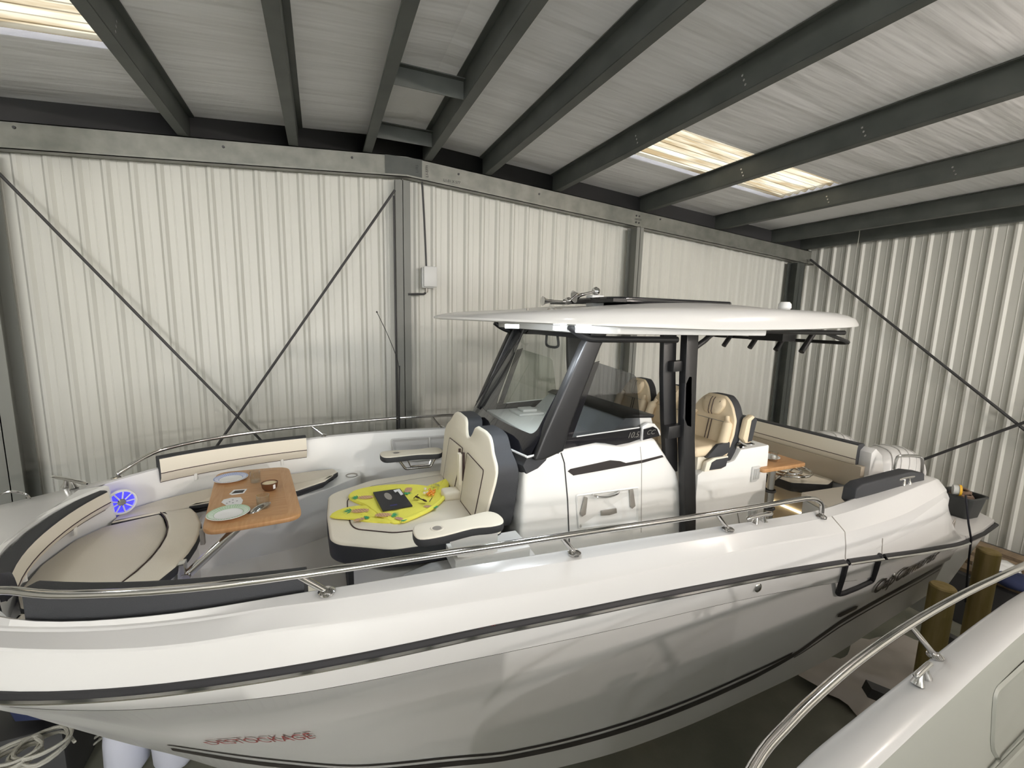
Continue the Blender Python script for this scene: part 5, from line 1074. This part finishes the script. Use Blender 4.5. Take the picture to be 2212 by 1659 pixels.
# ------------------------------------------------------------------ outboard engines
def outboard(yc, lab):
    t = thing('outboard_engine', lab, 'outboard engine', (6.1, yc, -2.7), 'outboard engines'); S_ = []
    prof = [(-.42, -1.72, .10), (-.36, -1.52, .20), (-.24, -1.42, .25), (-.05, -1.385, .27), (.14, -1.40, .27), (.32, -1.46, .24), (.44, -1.55, .18), (.48, -1.66, .09)]
    rows = []
    for x, zt, w in prof:
        r = []
        for k in range(17):
            a = math.pi * k / 16; c = math.cos(a); s_ = math.sin(a); r.append(Vector((6.12 + x, yc - w * (abs(c) ** .7) * (1 if c > 0 else -1), -1.95 + (zt + 1.95) * (s_ ** .55))))
        rows.append(r)
    mb = MB(); mb.grid(rows); mb.fan(rows[0]); mb.fan(rows[-1]); cw = obj('cowling', mb, GEL, t)
    mb = MB()
    for k in range(7):
        u = k / 6; P = []
        for j in range(10):
            a = math.pi * (.05 + .62 * j / 9); i = min(6, int(1 + u * 4.5 + j * .25)); x, zt, w = prof[i]; xn, zn, wn = prof[min(7, i + 1)]; f = (1 + u * 4.5 + j * .25) - i; x, zt, w = x + (xn - x) * f, zt + (zn - zt) * f, w + (wn - w) * f
            c = math.cos(a); s_ = math.sin(a); P.append(Vector((6.12 + x, yc - (w + .004) * (abs(c) ** .7) * (1 if c > 0 else -1), -1.95 + (zt + 1.954) * (s_ ** .55))))
        mb.tube(P, .009, 6)
    obj('cowling_rib', mb, GEL, cw, auto=False)
    mb = MB(); mb.prism([(5.75, -1.95), (6.45, -1.95), (6.4, -2.15), (6.3, -2.9), (6.05, -2.95), (6.0, -2.2), (5.8, -2.1)], yc - .10, yc + .10); obj('leg', mb, GEL, t, bev=.02)
    mb = MB(); mb.box(5.05, 5.85, yc - .12, yc + .12, -2.35, -1.95); obj('bracket', mb, GEL, t, bev=.02)
    mb = MB(); mb.lathe([(0, .012), (.022, .012), (.028, 0)], n=16, M=Matrix.Translation((5.85, yc - .235, -1.60)) @ Matrix.Rotation(math.pi / 2, 4, 'X')); obj('badge', mb, INOX, t)
outboard(2.93, 'white outboard engine at the stern, nearer the camera'); outboard(3.62, 'white outboard engine mostly hidden behind the aft backrest')
# ------------------------------------------------------------------ bucket of ropes on the swim platform, light, sling
bk = thing('bucket', 'dark plastic tub full of brown rope on the swim platform', 'bucket', (5.80, 2.10, -1.83))
B0 = fillet([Vector((5.66, 2.0)), Vector((5.92, 1.98)), Vector((5.95, 2.24)), Vector((5.68, 2.28))], .05, 4); cB = sum(B0, Vector((0, 0))) / len(B0)
def rg(f, z): return [Vector((cB.x + (p.x - cB.x) * f, cB.y + (p.y - cB.y) * f, z)) for p in B0]
mb = MB(); mb.grid([rg(.84, -1.829), rg(1.06, -1.63), rg(1.16, -1.625), rg(1.16, -1.612), rg(1.03, -1.612), rg(.84, -1.80)], 0, True, True); mb.fan(rg(.84, -1.829)); obj('tub', mb, BUCK, bk)
BR = mat('brown_rope', (.16, .11, .08), .9, bump=(90, .8, 'noise')); random.seed(5)
mb = MB(); pts = [Vector((cB.x + .09 * math.cos(k * 1.1) * (1 - .02 * k) + random.uniform(-.01, .01), cB.y + .09 * math.sin(k * 1.1) * (1 - .02 * k), -1.66 + .0035 * k + random.uniform(-.008, .012))) for k in range(26)]
mb.tube(sm(pts, 4), .013, 7); obj('coiled_rope', mb, BR, label='coil of brown rope inside the dark tub on the platform', cat='rope')
tq = thing('flashlight', 'yellow and grey work light resting beside the dark tub', 'work light', tuple(at(2068, 1058, 1, 2.15)))
a, b = at(2058, 1057, 1, 2.15), at(2076, 1060, 1, 2.10)
mb = MB(); mb.tube([a, a.lerp(b, .7)], .05, 14); obj('body', mb, GREY, tq); mb = MB(); mb.tube([a.lerp(b, .7), b], .055, 14); obj('collar', mb, YEL, tq)
mb = MB(); mb.tube([at(2086, 1070, 1, 1.86), at(2092, 1130, 1, 1.82), at(2098, 1165, 1, 1.81), at(2092, 1215, 1, 1.86), at(2085, 1300, 1, 1.95)], .008, 6); obj('hanging_strap', mb, BLKC, label='thin dark strap hanging over the stern corner below the tub', cat='strap')
# ------------------------------------------------------------------ cradle under the hull
for i, (x, y, zt, lab) in enumerate(((4.72, 1.74, -2.13, 'round timber post standing against the hull, left of the pair by the stern'), (5.92, 1.90, -2.13, 'round timber post standing beyond the swim platform, right of the pair'))):
    mb = MB(); mb.tube([(x, y, FLOOR), (x, y, zt - .012), (x, y, zt)], [.088, .088, .078], 20); obj('timber_post', mb, POST, label=lab, cat='post', group='cradle posts')
for i, (x0, x1, y0, y1, z0, z1, lab) in enumerate(((2.6, 2.85, 2.95, 4.9, -4.0, -3.75, 'cross beam under the middle of the hull'), (4.5, 4.75, 3.0, 4.8, -4.0, -3.75, 'cross beam under the aft part of the hull'), (.2, .45, 3.0, 4.6, -4.0, -3.8, 'cross beam under the forward part of the hull'))):
    mb = MB(); mb.box(x0, x1, y0, y1, z0, z1); obj('timber_beam', mb, TIMB, label='rough timber ' + lab, cat='beam', group='cradle beams', bev=.008)
for x, z in ((.32, -3.40), (2.7, -3.37), (4.62, -3.22)):
    mb = MB(); mb.box(x - .15, x + .15, YC - .2, YC + .2, FLOOR + (.2 if x < 1 else .25), z + .0); obj('keel_block', mb, TIMB, label='timber keel block under the %s of the hull' % ('bow' if x < 1 else 'middle' if x < 4 else 'stern'), cat='block', group='keel blocks')
# junk near the stern and the right wall
mb = MB(); random.seed(11); rows = []
for i in range(24): rows.append([Vector((4.9 + i * .085 + .08 * math.sin(j * .6), 1.3 + j * .085 + .07 * math.sin(i * .5), FLOOR + .015 + .03 * (1 + math.sin(i * .9 + j * .4)) + random.uniform(0, .03))) for j in range(20)])
mb.grid(rows, 0, True); obj('plastic_sheet', mb, TARP, label='crumpled translucent plastic sheet on the floor between the boats', cat='plastic sheet', auto=False)
mb = MB(); mb.box(-.06, .06, -.7, .7, -.05, .05, 0, Matrix.Translation((5.3, 1.75, -3.66)) @ Matrix.Rotation(.9, 4, 'Z') @ Matrix.Rotation(.25, 4, 'X')); obj('timber_prop', mb, DSTEEL, label='dark sloping brace across the plastic sheet between the boats', cat='brace')
mb = MB(); mb.box(-.06, .06, -.6, .6, -.05, .05, 0, Matrix.Translation((6.5, 1.9, -3.5)) @ Matrix.Rotation(.9, 4, 'Z') @ Matrix.Rotation(.35, 4, 'X')); obj('timber_prop', mb, DSTEEL, label='dark sloping brace between the two timber posts', cat='brace')
pz = -3.25
for k in range(4):
    mb = MB(); mb.box(8.0 + k * .36, 8.22 + k * .36, 1.6, 3.6, pz - .05, pz); obj('pallet_board', mb, TIMB, label='weathered board laid on the dark crates by the right wall, ' + ['first', 'second', 'third', 'last'][k] + ' from the stern', cat='board', group='boards by the right wall')
mb = MB(); mb.box(7.9, 9.5, 1.5, 3.7, FLOOR, pz - .05); obj('dark_crate', mb, DSTEEL, label='large dark crate carrying the boards by the right wall', cat='crate', bev=.02)
def blob(c, r, m, name, lab, cat, sd, sq=(1, 1, .5)):
    random.seed(sd); rows = []
    for i in range(9):
        a = math.pi * i / 8; rows.append([Vector((c[0] + r * sq[0] * math.sin(a) * math.cos(t) * random.uniform(.85, 1.1), c[1] + r * sq[1] * math.sin(a) * math.sin(t) * random.uniform(.85, 1.1), c[2] + r * sq[2] * (1 + math.cos(a)) * random.uniform(.9, 1.0))) for t in [2 * math.pi * j / 14 for j in range(14)]])
    mb = MB(); mb.grid(rows, 0, True, True); return obj(name, mb, m, label=lab, cat=cat, auto=False)
q1 = at(2150, 1243, 2, pz); q2_ = at(2190, 1268, 2, pz)
blob(q1, .28, CERA, 'plastic_bag', 'crumpled white plastic bag on the boards by the right wall', 'bag', 2, (1.2, .8, .35)); blob((q2_.x, q2_.y, pz), .26, NAVY, 'cloth_bundle', 'navy blue bundle on the boards beside the white bag', 'bundle', 4, (.9, .9, .35))
# ------------------------------------------------------------------ under the bow: fenders, ropes, bags
def fender(c, r, h, lab, tilt):
    t = thing('boat_fender', lab, 'fender', c, 'white fenders'); M = Matrix.Translation(c) @ Matrix.Rotation(tilt, 4, 'Y')
    mb = MB(); mb.lathe([(0, 0), (r * .6, .02), (r, .12), (r, h - .25), (r * .93, h - .14), (r * .6, h - .05), (r * .28, h - .01), (0, h)], n=28, M=M); obj('body', mb, FEND, t)
    mb = MB(); mb.tube([M @ Vector((-.03, 0, h - .02)), M @ Vector((-.04, 0, h + .05)), M @ Vector((.04, 0, h + .05)), M @ Vector((.03, 0, h - .02))], .02, 8); obj('eyelet', mb, FEND, t)
tb_ = at(272, 1612, 1, 4.35); tb2 = at(352, 1606, 1, 4.3)
fender((tb_.x, 4.35, FLOOR), .155, .62, 'white fender standing under the bow, left of the pair', .03)
fender((tb2.x + .10, 4.3, FLOOR), .17, .74, 'white fender standing under the bow, right of the pair', -.03)
CZ = -3.35
mb = MB(); mb.box(-4.2, -2.05, 4.3, 6.2, FLOOR, CZ); obj('storage_crate', mb, DSTEEL, label='large dark storage crate under the bow, left of the white fenders', cat='crate', bev=.03)
c = at(120, 1585, 2, CZ); blob((c.x, c.y + .3, CZ), .34, NAVY, 'cloth_bag', 'dark navy cloth bag on the crate under the bow', 'bag', 8, (1.3, .8, .6))
c = at(20, 1590, 2, CZ); blob((c.x - .25, c.y - .25, CZ), .26, GREY, 'canvas_bundle', 'grey canvas bundle on the crate at the bottom left corner', 'bundle', 9, (.9, .9, .5))
random.seed(21)
for i, (px, py, r, lab) in enumerate(((175, 1610, .16, 'loose coil of pale rope on the floor, left of the white fenders'), (90, 1625, .18, 'loose coil of pale rope on the dark crate, below the navy bag'), (40, 1645, .15, 'loose coil of grey rope at the bottom left corner of the crate'))):
    c = at(px, py, 2, CZ + .01) if px < 150 else at(px, py, 2, FLOOR + .01); mb = MB(); mb.tube(sm([c + Vector((r * math.cos(k * 1.25) * random.uniform(.7, 1.2), r * .8 * math.sin(k * 1.25) * random.uniform(.7, 1.2), .012 + .004 * k)) for k in range(22)], 4), .011, 6)
    obj('rope_coil', mb, ROPE, label=lab, cat='rope', group='rope coils under the bow')
mb = MB(); mb.tube(sm([at(62, 1578, 1, 5.0), at(77, 1550, 1, 5.05), at(80, 1540, 1, 5.05), at(60, 1560, 1, 5.0), at(45, 1585, 1, 4.95), at(60, 1590, 1, 4.95)], 4), .016, 6); obj('rope_loop', mb, ROPE, label='white rope loop hanging over the navy bag at the bottom left', cat='rope')
# ------------------------------------------------------------------ second boat in the lower right foreground
b2 = thing('motor_boat', 'white boat close to the camera in the bottom right corner', 'boat', (3.5, -.6, FLOOR))
G = [(-.30, -.62), (-.18, -.22), (.05, .10), (.35, .38), (.75, .61), (1.1, .75), (1.46, .838), (1.9, .888), (2.26, .922), (2.68, .962), (3.2, 1.008), (3.8, 1.045), (5.0, 1.08), (7.0, 1.05)]
C2 = -.65
def b2sec(p, d):   # p on gunwale outer (near-side half, mirrored about C2)
    x, y = p.x, p.y; n = d; return [(0.05, -2.9), (.04, -1.75), (.0, -1.56), (-.012, -1.515), (-.03, -1.50), (-.13, -1.492), (-.155, -1.505), (-.175, -1.56), (-.23, -2.15), (-.27, -2.2)]
gp = sm([(x, y, 0) for x, y in G], 5)
for s in (1,):
    pass
rowsN = []; rowsF = []
for i, p in enumerate(gp):
    d = (gp[min(len(gp) - 1, i + 1)] - gp[max(0, i - 1)]).normalized(); n = Vector((-d.y, d.x, 0)); r = []; rf_ = []
    for u, z in b2sec(p, n):
        k = 1.0
        if z < -2.5: q = Vector((p.x + .25, C2 + (p.y - C2) * .75, -3.2))
        else: q = Vector((p.x + n.x * u, p.y + n.y * u, z))
        q.y = max(q.y, C2); r.append(q); rf_.append(Vector((q.x, 2 * C2 - q.y, q.z)))
    rowsN.append(r); rowsF.append(rf_)
mb = MB(); mb.grid([r[:7] for r in rowsN]); mb.grid([r[:7] for r in rowsF]); mb.grid([[a_[0], b_[0]] for a_, b_ in zip(rowsN, rowsF)]); obj('hull', mb, GEL, b2)
mb = MB(); mb.grid([r[6:] for r in rowsN]); mb.grid([r[6:] for r in rowsF]); mb.grid([[a_[-1], b_[-1]] for a_, b_ in zip(rowsN, rowsF)]); obj('inner_liner', mb, LINER2, b2)
rl = [(-.15, -.25, -1.36), (.10, .06, -1.31), (.42, .36, -1.30), (.78, .60, -1.30), (1.13, .757, -1.30), (1.38, .82, -1.30), (1.62, .864, -1.30), (1.92, .908, -1.30), (2.36, .953, -1.30), (2.9, .985, -1.30), (3.55, 1.0, -1.30), (4.4, 1.02, -1.31), (5.2, 1.03, -1.33)]
mb = MB(); mb.tube(sm(rl, 5), .0165, 12); rr2 = obj('hand_rail', mb, INOX, b2, auto=False)
a, c = at(1967, 1352, 2, -1.31), at(2020, 1417, 2, -1.495)
mb = MB(); mb.tube([a, c], .013, 10); mb.lathe([(0, .016), (.02, .014), (.032, .004), (.032, -.004)], c=tuple(c), n=16); obj('stanchion', mb, INOX, rr2)
c = at(1998, 1458, 2, -1.492); obj('deck_cleat', cleat(c.x - .05, c.y - .01, -1.495, .085, .9, .12), CHROME, b2)
mb = MB(); q = Vector((3.05, .80, -1.85)); P = fillet([Vector(p) for p in ((2.75, -1.62, 0), (3.7, -1.62, 0), (3.7, -2.0, 0), (2.9, -2.05, 0), (2.75, -1.9, 0))], .06, 4)
def wall2(x, z): return cr([(a_, b_) for a_, b_ in G], x)[0] - .175 - .055 * (-1.56 - z) / .59
mb.grid([[Vector((p.x, wall2(p.x, p.y) - .002, p.y)) for p in P], [Vector((p.x, wall2(p.x, p.y) - .012, p.y)) for p in inset(P, .012)], [Vector((p.x, wall2(p.x, p.y) + .006 - .012, p.y)) for p in inset(P, .035)]], 0, True, True); mb.fan([Vector((p.x, wall2(p.x, p.y) - .006, p.y)) for p in inset(P, .035)]); obj('side_pocket', mb, LINER2, b2)
mb = MB(); mb.tube([(2.1, wall2(2.1, -1.95) - .01, -1.98), (5.0, wall2(5, -1.95) - .01, -1.98)], .012, 6); obj('liner_ledge', mb, LINER2, b2)
c = at(2208, 1556, 2, -2.19); mb = MB(); mb.lathe([(.02, .006), (.04, .006), (.048, 0)], c=(c.x, c.y, -2.199), n=20); obj('cup_holder', mb, BLK, b2)
for x in (1.0, 3.2, 5.6):
    mb = MB(); mb.box(x - .15, x + .15, C2 - .9, C2 + .9, FLOOR, -3.2); obj('boat_stand', mb, TIMB, label='timber stand under the foreground boat, ' + {1.0: 'at its bow', 3.2: 'at its middle', 5.6: 'at its stern'}[x], cat='stand', group='foreground boat stands')
